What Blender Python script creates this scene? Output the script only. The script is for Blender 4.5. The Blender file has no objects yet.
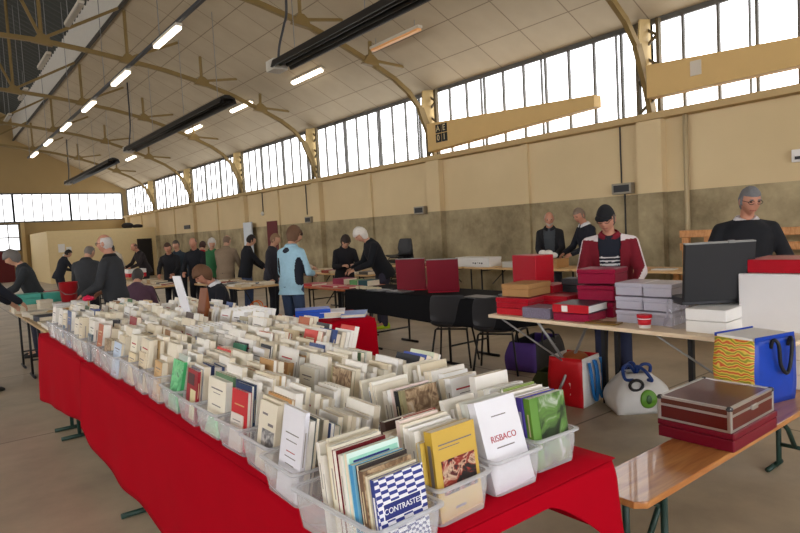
import bpy, bmesh, math, random
from mathutils import Matrix, Vector, Euler
import mathutils
random.seed(7)
PI = math.pi
SC = bpy.context.scene
COL = SC.collection

# ------------------------------------------------------------------ helpers
def lin(c):
    def f(u):
        u /= 255.0
        return u/12.92 if u <= .04045 else ((u+.055)/1.055)**2.4
    return (f(c[0]), f(c[1]), f(c[2]), 1)

_mats = {}
def mat(name, rgb, rough=.6, metal=0, var=.06, scale=8, emit=0, bump=0, spec=.35, coat=0):
    """plain procedural surface with a little mottling"""
    if name in _mats: return _mats[name]
    m = bpy.data.materials.new(name); m.use_nodes = True
    nt = m.node_tree; b = nt.nodes['Principled BSDF']
    b.inputs['Roughness'].default_value = rough; b.inputs['Metallic'].default_value = metal
    b.inputs['Specular IOR Level'].default_value = spec
    b.inputs['Coat Weight'].default_value = coat
    c = lin(rgb)
    b.inputs['Base Color'].default_value = c
    if emit:
        b.inputs['Emission Color'].default_value = c; b.inputs['Emission Strength'].default_value = emit
    elif var:
        tc = nt.nodes.new('ShaderNodeTexCoord'); n = nt.nodes.new('ShaderNodeTexNoise')
        n.inputs['Scale'].default_value = scale; n.inputs['Detail'].default_value = 3
        nt.links.new(tc.outputs['Object'], n.inputs['Vector'])
        mr = nt.nodes.new('ShaderNodeMapRange')
        mr.inputs['To Min'].default_value = 1-var; mr.inputs['To Max'].default_value = 1+var
        nt.links.new(n.outputs['Fac'], mr.inputs['Value'])
        mx = nt.nodes.new('ShaderNodeVectorMath'); mx.operation = 'SCALE'
        mx.inputs[0].default_value = c[:3]
        nt.links.new(mr.outputs['Result'], mx.inputs['Scale'])
        nt.links.new(mx.outputs['Vector'], b.inputs['Base Color'])
        if bump:
            bp = nt.nodes.new('ShaderNodeBump'); bp.inputs['Strength'].default_value = bump
            nt.links.new(n.outputs['Fac'], bp.inputs['Height']); nt.links.new(bp.outputs['Normal'], b.inputs['Normal'])
    _mats[name] = m
    return m

def N(nt, t, **kw):
    n = nt.nodes.new(t)
    for k, v in kw.items(): setattr(n, k, v)
    return n

def newmat(name):
    m = bpy.data.materials.new(name); m.use_nodes = True
    return m, m.node_tree, m.node_tree.nodes['Principled BSDF']

def clear_mat(name, rgb, opac, rough=.25):
    """clear or milky plastic: part see-through, part glossy white"""
    if name in _mats: return _mats[name]
    m, nt, b = newmat(name)
    b.inputs['Base Color'].default_value = lin(rgb); b.inputs['Roughness'].default_value = rough
    tr = N(nt, 'ShaderNodeBsdfTransparent'); mx = N(nt, 'ShaderNodeMixShader')
    fr = N(nt, 'ShaderNodeLayerWeight'); fr.inputs['Blend'].default_value = .35
    mr = N(nt, 'ShaderNodeMapRange'); mr.inputs['To Min'].default_value = opac; mr.inputs['To Max'].default_value = min(1, opac+(.35 if opac > .01 else .08))
    nt.links.new(fr.outputs['Facing'], mr.inputs['Value'])
    nt.links.new(mr.outputs['Result'], mx.inputs['Fac'])
    nt.links.new(tr.outputs[0], mx.inputs[1]); nt.links.new(b.outputs[0], mx.inputs[2])
    nt.links.new(mx.outputs[0], nt.nodes['Material Output'].inputs['Surface'])
    _mats[name] = m
    return m

def smooth(pts, k=5):
    """rounded path through the given points"""
    P = [Vector(p) for p in pts]; out = []
    for i in range(len(P)-1):
        a, b, c, d = P[max(i-1,0)], P[i], P[i+1], P[min(i+2,len(P)-1)]
        for j in range(k):
            t = j/k
            out.append(.5*((2*b)+(c-a)*t+(2*a-5*b+4*c-d)*t*t+(3*b-a-3*c+d)*t**3))
    return out+[P[-1]]

class MB:
    def __init__(s):
        s.v = []; s.f = []; s.mi = []; s.M = Matrix()
    def add(s, vs, fs, m=0):
        o = len(s.v); M = s.M
        s.v += [M @ Vector(p) for p in vs]
        s.f += [tuple(i+o for i in f) for f in fs]
        s.mi += ([m]*len(fs) if isinstance(m, int) else list(m))
    def box(s, x0, x1, y0, y1, z0, z1, m=0):
        s.add([(x0,y0,z0),(x1,y0,z0),(x1,y1,z0),(x0,y1,z0),(x0,y0,z1),(x1,y0,z1),(x1,y1,z1),(x0,y1,z1)],
              [(0,3,2,1),(4,5,6,7),(0,1,5,4),(1,2,6,5),(2,3,7,6),(3,0,4,7)], m)
        return s
    def quad(s, a, b, c, d, m=0):
        s.add([a,b,c,d], [(0,1,2,3)], m); return s
    def cyl(s, p0, p1, r0, r1=None, n=10, m=0):
        r1 = r0 if r1 is None else r1
        p0 = Vector(p0); p1 = Vector(p1); d = (p1-p0).normalized()
        a = d.orthogonal().normalized(); b = d.cross(a)
        vs = []
        for p, r in ((p0,r0),(p1,r1)):
            for i in range(n):
                t = 2*PI*i/n; vs.append(p + a*(r*math.cos(t)) + b*(r*math.sin(t)))
        fs = [(i,(i+1)%n,n+(i+1)%n,n+i) for i in range(n)] + [tuple(range(n-1,-1,-1)), tuple(range(n,2*n))]
        s.add(vs, fs, m); return s
    def bar(s, p0, p1, w, h, m=0, up=(0,0,1)):
        """square bar from p0 to p1: w sideways, h along up"""
        p0 = Vector(p0); p1 = Vector(p1); d = (p1-p0).normalized(); u = Vector(up)
        a = d.cross(u)
        if a.length < 1e-4: a = d.orthogonal()
        a.normalize(); u = a.cross(d).normalized()
        vs = []
        for p in (p0,p1):
            for sx, sy in ((-1,-1),(1,-1),(1,1),(-1,1)): vs.append(p + a*(sx*w/2) + u*(sy*h/2))
        s.add(vs, [(0,3,2,1),(4,5,6,7),(0,1,5,4),(1,2,6,5),(2,3,7,6),(3,0,4,7)], m); return s
    def tube(s, pts, r, n=8, m=0):
        pts = [Vector(p) for p in pts]; rs = r if isinstance(r, (list,tuple)) else [r]*len(pts)
        vs = []; a = None
        for i, p in enumerate(pts):
            d = (pts[min(i+1,len(pts)-1)] - pts[max(i-1,0)]).normalized()
            if a is None: a = d.orthogonal().normalized()
            else:
                a = a - d*a.dot(d)
                a = a.normalized() if a.length > 1e-5 else d.orthogonal().normalized()
            b = d.cross(a)
            for k in range(n):
                t = 2*PI*k/n; vs.append(p + a*(rs[i]*math.cos(t)) + b*(rs[i]*math.sin(t)))
        fs = []
        for i in range(len(pts)-1):
            for k in range(n):
                fs.append((i*n+k, i*n+(k+1)%n, (i+1)*n+(k+1)%n, (i+1)*n+k))
        fs += [tuple(range(n-1,-1,-1)), tuple(range((len(pts)-1)*n, len(pts)*n))]
        s.add(vs, fs, m); return s
    def lathe(s, prof, n=16, c=(0,0,0), m=0):
        vs = []; fs = []
        for r, z in prof:
            for k in range(n):
                t = 2*PI*k/n; vs.append((c[0]+r*math.cos(t), c[1]+r*math.sin(t), c[2]+z))
        for i in range(len(prof)-1):
            for k in range(n): fs.append((i*n+k, i*n+(k+1)%n, (i+1)*n+(k+1)%n, (i+1)*n+k))
        fs += [tuple(range(n-1,-1,-1)), tuple(range((len(prof)-1)*n, len(prof)*n))]
        s.add(vs, fs, m); return s
    def ell(s, c, r, nu=14, nv=9, m=0, fn=None, R=None):
        """ellipsoid; fn(direction) -> displaced point before radii; R rotates about c"""
        vs = []; fs = []
        for j in range(1, nv):
            ph = PI*j/nv
            for i in range(nu):
                t = 2*PI*i/nu; vs.append((math.sin(ph)*math.cos(t), math.sin(ph)*math.sin(t), math.cos(ph)))
        vs += [(0,0,1),(0,0,-1)]
        out = []
        for d in vs:
            p = Vector((d[0]*r[0], d[1]*r[1], d[2]*r[2])) if fn is None else Vector(fn(d, r))
            if R is not None: p = R @ p
            out.append(p + Vector(c))
        for j in range(nv-2):
            for i in range(nu): fs.append((j*nu+i, (j+1)*nu+i, (j+1)*nu+(i+1)%nu, j*nu+(i+1)%nu))
        t = (nv-1)*nu
        for i in range(nu):
            fs.append((t, i, (i+1)%nu)); fs.append((t+1, (nv-2)*nu+(i+1)%nu, (nv-2)*nu+i))
        s.add(out, fs, m); return s
    def cap(s, p0, p1, r0, r1, n=12, m=0):
        s.cyl(p0, p1, r0, r1, n, m); s.ell(p0, (r0,)*3, n, 8, m); s.ell(p1, (r1,)*3, n, 8, m); return s
    def loft(s, rings, m=0, caps=True):
        n = len(rings[0]); vs = [p for r in rings for p in r]; fs = []
        for i in range(len(rings)-1):
            for k in range(n): fs.append((i*n+k, i*n+(k+1)%n, (i+1)*n+(k+1)%n, (i+1)*n+k))
        if caps: fs += [tuple(range(n-1,-1,-1)), tuple(range((len(rings)-1)*n, len(rings)*n))]
        s.add(vs, fs, m); return s
    def grid(s, P, m=0):
        """P[i][j] points"""
        a = len(P); b = len(P[0])
        s.add([p for r in P for p in r], [(i*b+j, (i+1)*b+j, (i+1)*b+j+1, i*b+j+1) for i in range(a-1) for j in range(b-1)], m)
        return s
    def prism(s, poly, d0, d1, ax='x', m=0):
        """polygon in the plane across ax, extruded from d0 to d1 along it"""
        def P(u, v, d): return {'x':(d,u,v),'y':(u,d,v),'z':(u,v,d)}[ax]
        n = len(poly)
        s.add([P(u,v,d0) for u,v in poly]+[P(u,v,d1) for u,v in poly],
              [(i,(i+1)%n,n+(i+1)%n,n+i) for i in range(n)]+[tuple(range(n-1,-1,-1)),tuple(range(n,2*n))], m)
        return s
    def mesh(s, name, mats, smooth=False):
        me = bpy.data.meshes.new(name)
        me.from_pydata([tuple(v) for v in s.v], [], s.f)
        for m in (mats if isinstance(mats, (list,tuple)) else [mats]): me.materials.append(m)
        me.polygons.foreach_set('material_index', s.mi)
        bm = bmesh.new(); bm.from_mesh(me); bmesh.ops.recalc_face_normals(bm, faces=bm.faces); bm.to_mesh(me); bm.free()
        if smooth: me.polygons.foreach_set('use_smooth', [True]*len(me.polygons))
        return me
    def build(s, name, mats, parent=None, smooth=False, loc=(0,0,0), rot=0, bevel=0, auto=None):
        me = s.mesh(name, mats, smooth)
        if bevel:
            bm = bmesh.new(); bm.from_mesh(me)
            es = [e for e in bm.edges if len(e.link_faces) == 2 and e.calc_face_angle(0) > .6]
            bmesh.ops.bevel(bm, geom=es, offset=bevel, segments=2, affect='EDGES', profile=.5, clamp_overlap=True)
            bm.to_mesh(me); bm.free()
        return link(name, me, parent, loc, rot)

def link(name, data, parent=None, loc=(0,0,0), rot=0):
    o = bpy.data.objects.new(name, data); COL.objects.link(o)
    o.location = loc
    if isinstance(rot, (int,float)): o.rotation_euler = (0,0,rot)
    else: o.rotation_euler = rot
    if parent is not None: o.parent = parent
    return o

def tag(o, label, cat, group=None, kind=None):
    o['label'] = label; o['category'] = cat
    if group: o['group'] = group
    if kind: o['kind'] = kind
    return o
def thing(name, label, cat, loc=(0,0,0), rot=0, group=None):
    return tag(link(name, None, None, loc, rot), label, cat, group)
def struct(o):
    o['kind'] = 'structure'; return o
def dup(root, loc, rot, label=None):
    r = root.copy(); COL.objects.link(r); r.location = loc; r.rotation_euler = (0,0,rot)
    if label: r['label'] = label
    for ch in list(root.children):
        c = ch.copy(); COL.objects.link(c); c.parent = r
        for g in list(ch.children):
            d = g.copy(); COL.objects.link(d); d.parent = c
    return r
ORD = ['first','second','third','fourth','fifth','sixth','seventh','eighth','ninth','tenth','eleventh','twelfth','thirteenth','fourteenth','fifteenth','sixteenth','seventeenth','eighteenth','nineteenth','twentieth','twenty-first','twenty-second','twenty-third','twenty-fourth','twenty-fifth','twenty-sixth','twenty-seventh','twenty-eighth','twenty-ninth','thirtieth']
def text_mesh(txt, size, ext=.0006):
    cu = bpy.data.curves.new('lettering','FONT'); cu.body = txt; cu.size = size; cu.extrude = ext
    cu.align_x = 'CENTER'; cu.align_y = 'CENTER'
    o = bpy.data.objects.new('lettering', cu); COL.objects.link(o)
    dg = bpy.context.evaluated_depsgraph_get()
    me = bpy.data.meshes.new_from_object(o.evaluated_get(dg))
    bpy.data.objects.remove(o); bpy.data.curves.remove(cu)
    me.name = 'lettering'
    return me
def lettering(txt, size, m, parent, loc, rot):
    me = text_mesh(txt, size); me.materials.clear(); me.materials.append(m)
    o = link('lettering', me, parent, loc, rot); return o
# ------------------------------------------------------------------ people (built first, while the scene is small)
def remesh(mb, voxel, it=4, fac=.5):
    me = mb.mesh('tmp', [mat('tmp',(128,128,128))], False)
    o = bpy.data.objects.new('tmp', me); COL.objects.link(o)
    r = o.modifiers.new('r','REMESH'); r.mode = 'VOXEL'; r.voxel_size = voxel; r.use_smooth_shade = True
    if it:
        q = o.modifiers.new('s','SMOOTH'); q.iterations = it; q.factor = fac
    dg = bpy.context.evaluated_depsgraph_get()
    out = bpy.data.meshes.new_from_object(o.evaluated_get(dg))
    bpy.data.objects.remove(o); bpy.data.meshes.remove(me)
    return out
def paint(me, mats, fn):
    me.materials.clear()
    for m in mats: me.materials.append(m)
    if fn:
        me.polygons.foreach_set('material_index', [fn(p.center) for p in me.polygons])
    me.polygons.foreach_set('use_smooth', [True]*len(me.polygons))
def cut(me, pred, thick=.006):
    bm = bmesh.new(); bm.from_mesh(me)
    bmesh.ops.delete(bm, geom=[f for f in bm.faces if pred(f.calc_center_median())], context='FACES')
    bm.to_mesh(me); bm.free()

SKIN = dict(a=(196,150,124), b=(186,132,108), c=(206,164,140))
def person(label, x, y, h=1.72, heading=0, lean=0, pitch=0, yaw=0, lh=None, rh=None, sit=False, build=1.0,
           skin='a', hair=('short',(60,50,45)), top=(40,42,48), hem=-.14, collar=None, legs=(40,44,58), shoes=(30,28,28),
           stripes=None, openfront=None, under=None, patches=None, cap=None, glasses=False, beard=None, fine=False, z0=0, head_h=1.0):
    s = h/1.75
    root = thing('person', label, 'person', (x,y,z0), math.radians(heading))
    L = math.radians(lean); cl, sl = math.cos(L), math.sin(L)
    hipz = .50 if sit else .93*s
    back = 0 if sit else -.10*lean/45*s
    pel = Vector((0, back, hipz))
    def T(u, v, w):
        v *= s; w *= s; u *= s
        return pel + Vector((u, v*cl + w*sl, -v*sl + w*cl))
    def Ti(p):                                    # back to torso coordinates
        q = p - pel; return Vector((q.x, q.y*cl - q.z*sl, q.y*sl + q.z*cl))/s
    vox = .0075 if fine else .0105
    # head frame
    hp = math.radians(lean*.55 + pitch)
    HR = Matrix.Rotation(math.radians(yaw), 3, 'Z') @ Matrix.Rotation(-hp, 3, 'X')
    nk = T(0, .005, .50)
    hc = nk + HR @ Vector((0,.025*s,.165*s))
    k = s*head_h
    HRad = (.074*k,.094*k,.117*k)
    def headfn(d, r):
        X, Y, Z = d
        px, py, pz = X*r[0], Y*r[1], Z*r[2]
        if Z < 0:
            q = (-Z)**1.4
            px *= 1-.34*q
            if Y < 0: py *= 1-.55*q
            else: py *= 1-.06*q
        if Y > 0:
            g = lambda cx, cz, sx, sz: math.exp(-((X-cx)/sx)**2-((Z-cz)/sz)**2)
            py += k*(.022*g(0,-.14,.16,.13) + .014*g(0,.05,.13,.16) + .006*g(0,.22,.5,.09) + .007*g(0,-.52,.3,.12) + .010*g(0,-.88,.3,.14)
                  - .010*g(.36,.08,.17,.1) - .010*g(-.36,.08,.17,.1))
        return (px, py, pz)
    body = MB()
    body.ell(hc, HRad, 40, 30, fn=headfn, R=HR)
    for sx in (-1,1):
        body.ell(hc + HR @ Vector((sx*.076*k,-.008*k,-.005*k)), (.011*k,.020*k,.033*k), 10, 8, R=HR)
    body.cap(T(0,0,.46), hc + HR @ Vector((0,-.02*k,-.06*k)), .056*s, .052*s)
    def ring(w, a, b, yo=0, n=20, off=0):
        return [T((a*build+off)*math.cos(2*PI*i/n), yo+(b*build+off)*math.sin(2*PI*i/n), w) for i in range(n)]
    TR = [(-.10,.150,.105,-.01),(0,.165,.115,-.01),(.10,.150,.108,.005),(.22,.152,.110,.01),(.34,.168,.115,.008),(.42,.158,.098,0),(.455,.128,.082,0),(.485,.088,.068,0),(.515,.060,.056,0)]
    body.loft([ring(w,a,b,yo) for w,a,b,yo in TR])
    # arms
    up = .285*s; fo = .25*s
    arms = []
    defaults = (lh, rh)
    for sx, tgt in ((-1,lh),(1,rh)):
        sh = T(sx*.168*build, -.005, .415)
        t = Vector(tgt) if tgt is not None else Vector((sx*.26*s, .06*s, hipz-.10*s))
        d = t - sh; D = min(d.length, up+fo-.005); d.normalize(); t = sh + d*D
        ca = (up*up + D*D - fo*fo)/(2*up*D); ca = max(-1,min(1,ca)); al = math.acos(ca)
        hint = Vector((sx*.5,-.6,-.6)); hint = (hint - d*hint.dot(d)).normalized()
        el = sh + d*(up*math.cos(al)) + hint*(up*math.sin(al))
        arms.append((sh, el, t))
        body.cap(sh, el, .046*s*build, .038*s*build); body.cap(el, t, .038*s*build, .026*s)
        # hand: palm, four fingers of unequal length with two bends, thumb from the side near the wrist
        f = (t-el).normalized(); n = Vector((-sx*.5,.15,-.85)); n = (n - f*n.dot(f)).normalized(); sd = f.cross(n)
        RM = Matrix((sd, f, n)).transposed()
        body.ell(t + f*.045*s, (.040*s,.055*s,.017*s), 12, 8, R=RM)
        for q, (off, ln) in enumerate(((-.028,.070),(-.010,.080),(.009,.075),(.027,.060))):
            b0 = t + f*.080*s + sd*off*s; ln *= s
            d1 = (f*.92+n*.38).normalized(); d2 = (f*.6+n*.8).normalized()
            b1 = b0 + d1*ln*.5; b2 = b1 + d2*ln*.5
            body.cap(b0 - f*.02*s, b1, .0098*s, .0092*s, 8); body.cap(b1, b2, .0092*s, .0078*s, 8)
        # thumb on the inner side
        inner = sd if (sd.x*sx < 0) else -sd
        b0 = t + f*.025*s + inner*.022*s; b1 = b0 + (inner*.75+f*.6+n*.25).normalized()*.036*s; b2 = b1 + (f*.85+inner*.25+n*.3).normalized()*.032*s
        body.cap(b0, b1, .0125*s, .0105*s, 8); body.cap(b1, b2, .0105*s, .009*s, 8)
    for (sh, el, t), sx in zip(arms, (-1,1)): body.cap(T(sx*.04,-.01,.462), sh, .048*s, .044*s)
    # legs
    legp = []
    for sx in (-1,1):
        hj = T(sx*.085*build, 0, -.02)
        if sit: kn = Vector((sx*.13*s, .44*s, .50)); an = Vector((sx*.13*s, .42*s, .085))
        else: kn = Vector((sx*.105*s, back*.4+.025*s, .50*s)); an = Vector((sx*.115*s, -.01*s, .085*s))
        legp.append((hj,kn,an))
        body.cap(hj, kn, .075*s*build, .052*s); body.cap(kn, an, .050*s, .036*s)
        body.cap(an, an+Vector((0,.12*s,-.045*s)), .036*s, .03*s)
    bm_ = remesh(body, vox, 2, .5)
    sk = mat('skin_'+skin, SKIN[skin], .55, var=.05, scale=20); lip = mat('lips', (158,92,84), .5)
    HRi = HR.transposed()
    def facefn(c):
        q = HRi @ (c-hc)
        if q.y > .05*k and abs(q.x) < .026*k and abs(q.z+.062*k) < .006*k: return 1
        return 0
    paint(bm_, [sk, lip], facefn)
    b = link('body', bm_, root)
    # eyes and brows
    em = mat('eye_dark', (38,30,28), .25, var=0); hm = mat('hair_%d_%d_%d' % hair[1], hair[1], .75, var=.18, scale=60)
    if fine:
        for sx in (-1,1):
            e = MB(); e.ell(hc + HR @ Vector((sx*.029*k,.0795*k,.012*k)), (.013*k,.008*k,.0065*k), 10, 7, R=HR); e.build('eye', em, b, True)
            e = MB(); e.ell(hc + HR @ Vector((sx*.030*k,.0875*k,.031*k)), (.020*k,.006*k,.0042*k), 10, 7, R=HR); e.build('eyebrow', hm, b, True)
    # hair
    st = hair[0]
    if st != 'none':
        hb = MB()
        def hairfn(d, r):
            p = Vector(headfn(d, r)); X, Y, Z = d
            line = {'short':.46,'bald':9,'long':.30,'bob':.25,'fringe':.18,'mop':.25}[st]
            lo = {'short':-.45,'bald':-.45,'long':-1.3,'bob':-.8,'fringe':-.5,'mop':-.6}[st]
            n = mathutils.noise.noise(Vector(d)*7)*.006*k
            th = {'short':.010,'bald':.006,'long':.020,'bob':.022,'fringe':.016,'mop':.028}[st]*k
            front = Y > .15 - .25*max(0,Z) and abs(X) < .93
            ok = (Z > line if Y > .25 else Z > lo + (Y+.1)*.9)
            if st == 'bald': ok = (Z < .62 and Y < .25 and Z > lo + (Y+.1)*.9)
            p2 = p*(1 + (th+n)/p.length)
            if st in ('long','bob') and Z < -.2 and Y < .3:
                p2 = Vector((d[0]*r[0]*1.18, d[1]*r[1]*1.12 - .004, p.z*1.15))
            return p2 if ok else p*.90
        hb.ell(hc, HRad, 40, 30, fn=hairfn, R=HR)
        if st == 'long': hb.cap(hc + HR @ Vector((0,-.075*k,-.05*k)), hc + HR @ Vector((0,-.09*k,-.17*k)), .05*k, .035*k)
        hb.build('hair', hm, root, True)
    if beard:
        hb = MB(); bmat = mat('beard_%d' % beard[0], beard, .8, var=.15, scale=60)
        hb.ell(hc, HRad, 40, 30, fn=lambda d, r: (Vector(headfn(d,r))*(1.10 if (d[2] < -.42 and d[1] > .1 and not (abs(d[0]) < .2 and -.58 < d[2] < -.48)) else .9)), R=HR)
        hb.build('beard', bmat, root, True)
    if glasses:
        g = MB(); gm = mat('glasses_frame',(45,25,25),.4,var=0)
        for sx in (-1,1):
            c = hc + HR @ Vector((sx*.032*k,.094*k,.010*k))
            g.tube([c + HR @ Vector((.024*k*math.cos(t*PI/6),0,.016*k*math.sin(t*PI/6))) for t in range(13)], .0025*k, 6)
            g.tube([hc + HR @ Vector((sx*.056*k,.092*k,.014*k)), hc + HR @ Vector((sx*.080*k,.0,.012*k))], .0025*k, 6)
        g.tube([hc + HR @ Vector((-.008*k,.097*k,.014*k)), hc + HR @ Vector((.008*k,.097*k,.014*k))], .0025*k, 6)
        g.build('glasses', gm, root, True)
    if cap:
        cb = MB(); cm = mat('cap_cloth', cap, .85, var=.1)
        def capfn(d, r):
            p = Vector(headfn(d, r))
            return p*1.12+Vector((0,0,.008*k)) if d[2] > (.30 if d[1] > 0 else .10) else p*.88
        cb.ell(hc, HRad, 40, 30, fn=capfn, R=HR)
        pts = []
        for i in range(9):
            a = -1.05+i*2.1/8
            row = []
            for j in range(5):
                q = j/4; rr = 1+q*.55*math.cos(a*.75)
                row.append(hc + HR @ Vector((.080*k*math.sin(a)*(1+.12*q), .100*k*math.cos(a)*rr, (.050-.018*q*q+.006*math.cos(a))*k)))
            pts.append(row)
        cb.grid(pts); cb.grid([[p + HR @ Vector((0,0,-.005*k)) for p in r] for r in pts])
        cb.build('cap', cm, root, True)
    # clothes
    def sleeve(mb, extra, end=1.0):
        for sh, el, t in arms:
            e2 = el.lerp(t, end-.06)
            mb.cap(T((-.05 if sh.x < 0 else .05),-.01,.455), sh, (.050+extra)*s, (.050+extra)*s*build)
            mb.cap(sh, el, (.050+extra)*s*build, (.046+extra)*s*build); mb.cap(el, e2, (.047+extra)*s*build, (.036+extra)*s)
    def torso(mb, off, hem_):
        TR2 = [(w,a,b_,yo) for w,a,b_,yo in TR if w > hem_+.04]
        a0 = [t for t in TR if t[0] >= min(hem_,0)][0]
        rings = [ring(hem_, max(.165,a0[1])+.012, .125, -.01, 28, off)] + [ring(w,a,b_,yo,28,off) for w,a,b_,yo in TR2[:-1]] + [ring(.505,.078,.070,-.002,28,off*.4)] 
        mb.loft(rings)
    def tfn(c):
        return Ti(c)
    tm = mat('cloth_%d_%d_%d' % top, top, .9, var=.12, scale=30, bump=.05)
    # trousers
    tb = MB()
    for hj,kn,an in legp:
        tb.cap(hj, kn, .092*s*build, .066*s); tb.cap(kn, an + Vector((0,0,-.02*s)), .064*s, .054*s)
    tb.loft([ring(w,a,b_,-.01,24,.016) for w,a,b_ in ((-.12,.13,.10),(-.05,.16,.115),(.03,.155,.112))])
    tme = remesh(tb, .0125, 3); paint(tme, [mat('trousers_%d_%d_%d' % legs, legs, .9, var=.14, scale=25)], None); link('trousers', tme, root)
    for hj,kn,an in legp:
        sb = MB(); sb.loft([[an + Vector((dx*s*a, dy, dz*s - .085*s)) for dx, dz in ((-.036,0),(-.042,.025),(-.03,.06*hh),(0,.072*hh),(.03,.06*hh),(.042,.025),(.036,0))]
                            for dy, a, hh in ((-.075*s,.65,1.0),(-.05*s,.95,1.35),(.0,1.0,1.35),(.07*s,1.02,.95),(.13*s,1.05,.75),(.175*s,.85,.6),(.20*s,.45,.35))])
        sb.build('shoe', mat('shoe_%d_%d_%d' % shoes, shoes, .6), root, True)
    # undershirt, then jacket
    if under:
        ub = MB(); torso(ub, .010, -.06); ume = remesh(ub, .010, 2)
        def ufn(c):
            q = Ti(c)
            if under.get('bars') and q.y > 0:
                for z in under['bars']:
                    if abs(q.z-z) < .0075: return 1
            return 0
        paint(ume, [mat('shirt_%d_%d_%d' % under['c'], under['c'], .9), mat('shirt_white',(214,214,216),.9)], ufn); link('shirt', ume, root)
    jb = MB(); torso(jb, .024 if under else .020, hem); sleeve(jb, .006)
    jme = remesh(jb, .0105 if fine else .0125, 4)
    if openfront:
        wd, wu = openfront                       # half width of the opening at the hem and at the chest
        cut(jme, lambda c: (lambda q: q.y > .02 and q.z < .56 and abs(q.x) < (wd + (wu-wd)*max(0,min(1,(q.z-hem)/(.45-hem)))))(Ti(c)))
    def jfn(c):
        q = Ti(c)
        if stripes:
            for sh, el, t in arms:
                for a_, b_ in ((sh,el),(el,t)):
                    ab = b_-a_; u = max(0,min(1,(c-a_).dot(ab)/ab.length_squared)); pr = a_+ab*u
                    o = c-pr
                    sgn = 1 if sh.x > 0 else -1
                    n = ab.normalized(); out = Vector((sgn*1.0,-.1,.45)); out = (out-n*out.dot(n)).normalized()
                    if o.length < .085*s and o.length > .02 and o.normalized().dot(out) > .80 and abs(q.x) > .15: return 1
            if q.z > .46 and q.z < .50 and abs(q.x) > .09: return 1
        if patches:
            for px, py, pz, rx, ry, rz in patches:
                if ((q.x-px)/rx)**2+((q.y-py)/ry)**2+((q.z-pz)/rz)**2 < 1: return 1
        return 0
    sm = mat('jacket_trim_%d_%d_%d' % (stripes or patches and (28,32,44) or (200,200,200)), stripes or (28,32,44) if (stripes or patches) else (200,200,200), .85)
    paint(jme, [tm, sm], jfn)
    jo = link('jacket', jme, root)
    if openfront:
        sd_ = jo.modifiers.new('thick','SOLIDIFY'); sd_.thickness = .006; sd_.offset = -1
    # collar
    cb = MB(); cc = collar or top
    pts = []
    for j, (w, a, b_) in enumerate(((.485,.088,.080),(.515,.074,.070),(.535,.072,.068),(.522,.086,.080),(.490,.108,.095))):
        pts.append([T(a*math.sin(t), b_*math.cos(t)+.004, w + (-.03*max(0,math.cos(t))**3)) for t in [(.22+ (2*PI-.44)*i/20) for i in range(21)]])
    cb.grid(pts); co = cb.build('collar', mat('cloth_%d_%d_%d' % cc, cc, .9, var=.12, scale=30), jo, True)
    sd_ = co.modifiers.new('thick','SOLIDIFY'); sd_.thickness = .004
    return root, arms, T, hc, HR, k

def HD(dx, dy): return math.degrees(math.atan2(-dx, dy))   # heading from a ground direction
IL = HD(-.78,.62); IR = HD(.78,-.62); AW = HD(.62,.79); TO = HD(-.62,-.79)
BLK=(26,27,31)
person('man in a long charcoal coat with white hair, in profile beyond the red table', 1.84, 8.05, 1.70, IL, 4, 4, 0, lh=(-.2,.28,.95), rh=(.2,.24,.95), hair=('bald',(190,184,178)), top=(52,54,58), hem=-.34, collar=(24,24,26), legs=(34,34,38), fine=True, build=1.08, skin='b', glasses=True)
person('grey haired person in a dark jacket leaning over the far left table', 1.22, 10.1, 1.62, HD(-.9,.1), 18, 20, 0, lh=(-.15,.4,.9), rh=(.15,.4,.9), hair=('mop',(112,108,104)), top=(44,48,52))
person('person in dark clothes at the left photo edge, hand over the table', .40, 8.0, 1.72, HD(.95,.3), 12, 15, 0, lh=(-.1,.42,.92), rh=(.12,.48,.88), hair=('short',(60,50,45)), top=(28,30,40), legs=(30,32,42), shoes=(24,22,22))
person('person in a dark grey jacket stooping just behind the man in the charcoal coat', 2.02, 10.55, 1.64, HD(.3,.9), 20, 18, -30, hair=('bald',(120,112,104)), top=(58,60,64), legs=(28,30,36), lh=(-.14,.4,.9), rh=(.14,.4,.9))
person('small distant person in black bending by the pale partition at far left', 2.85, 18.0, 1.58, HD(.7,.2), 22, 20, 0, hair=('short',(30,26,24)), top=(32,34,42), legs=(28,30,40), lh=(-.14,.42,.9), rh=(.14,.42,.9))
person('man with white hair in a cream jumper bent over the far tables', 4.1, 17.2, 1.66, HD(-.6,-.3), 22, 16, 0, hair=('bob',(60,54,50)), top=(200,190,172), legs=(40,40,44), lh=(-.14,.42,.92), rh=(.14,.42,.92), skin='a')
person('bald person in dark brown at the doorway tables, right of the cream jumper', 4.62, 16.9, 1.64, HD(-.8,-.2), 20, 14, 0, hair=('bald',(90,70,60)), top=(46,40,42), legs=(30,30,34), lh=(-.14,.42,.92), rh=(.14,.42,.92), skin='b')
person('person in a dull purple jumper with dark grey hair, seated with back to the camera', 2.32, 9.1, 1.74, HD(.45,.9), 34, 8, 0, sit=True, hair=('short',(70,66,64)), top=(92,66,84), legs=(50,50,60), lh=(-.1,.5,.62), rh=(.1,.5,.62), build=1.12)
person('brown haired man in a black jacket with white collar, seated and reading behind the books', 2.92, 7.30, 1.74, HD(-.95,.05), 14, 28, 0, sit=True, hair=('mop',(104,74,52)), top=(24,26,34), collar=(215,215,220), legs=(40,42,52), lh=(-.14,.36,.72), rh=(.12,.38,.72), fine=True, build=1.05, skin='b')
person('person in black jacket at the left of the far group, dark hair', 3.95, 12.5, 1.58, HD(-.5,-.8), 14, 12, 0, hair=('short',(70,48,36)), top=(30,30,34), legs=(30,32,40), lh=(-.14,.4,.9), rh=(.14,.4,.9), skin='b')
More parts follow.
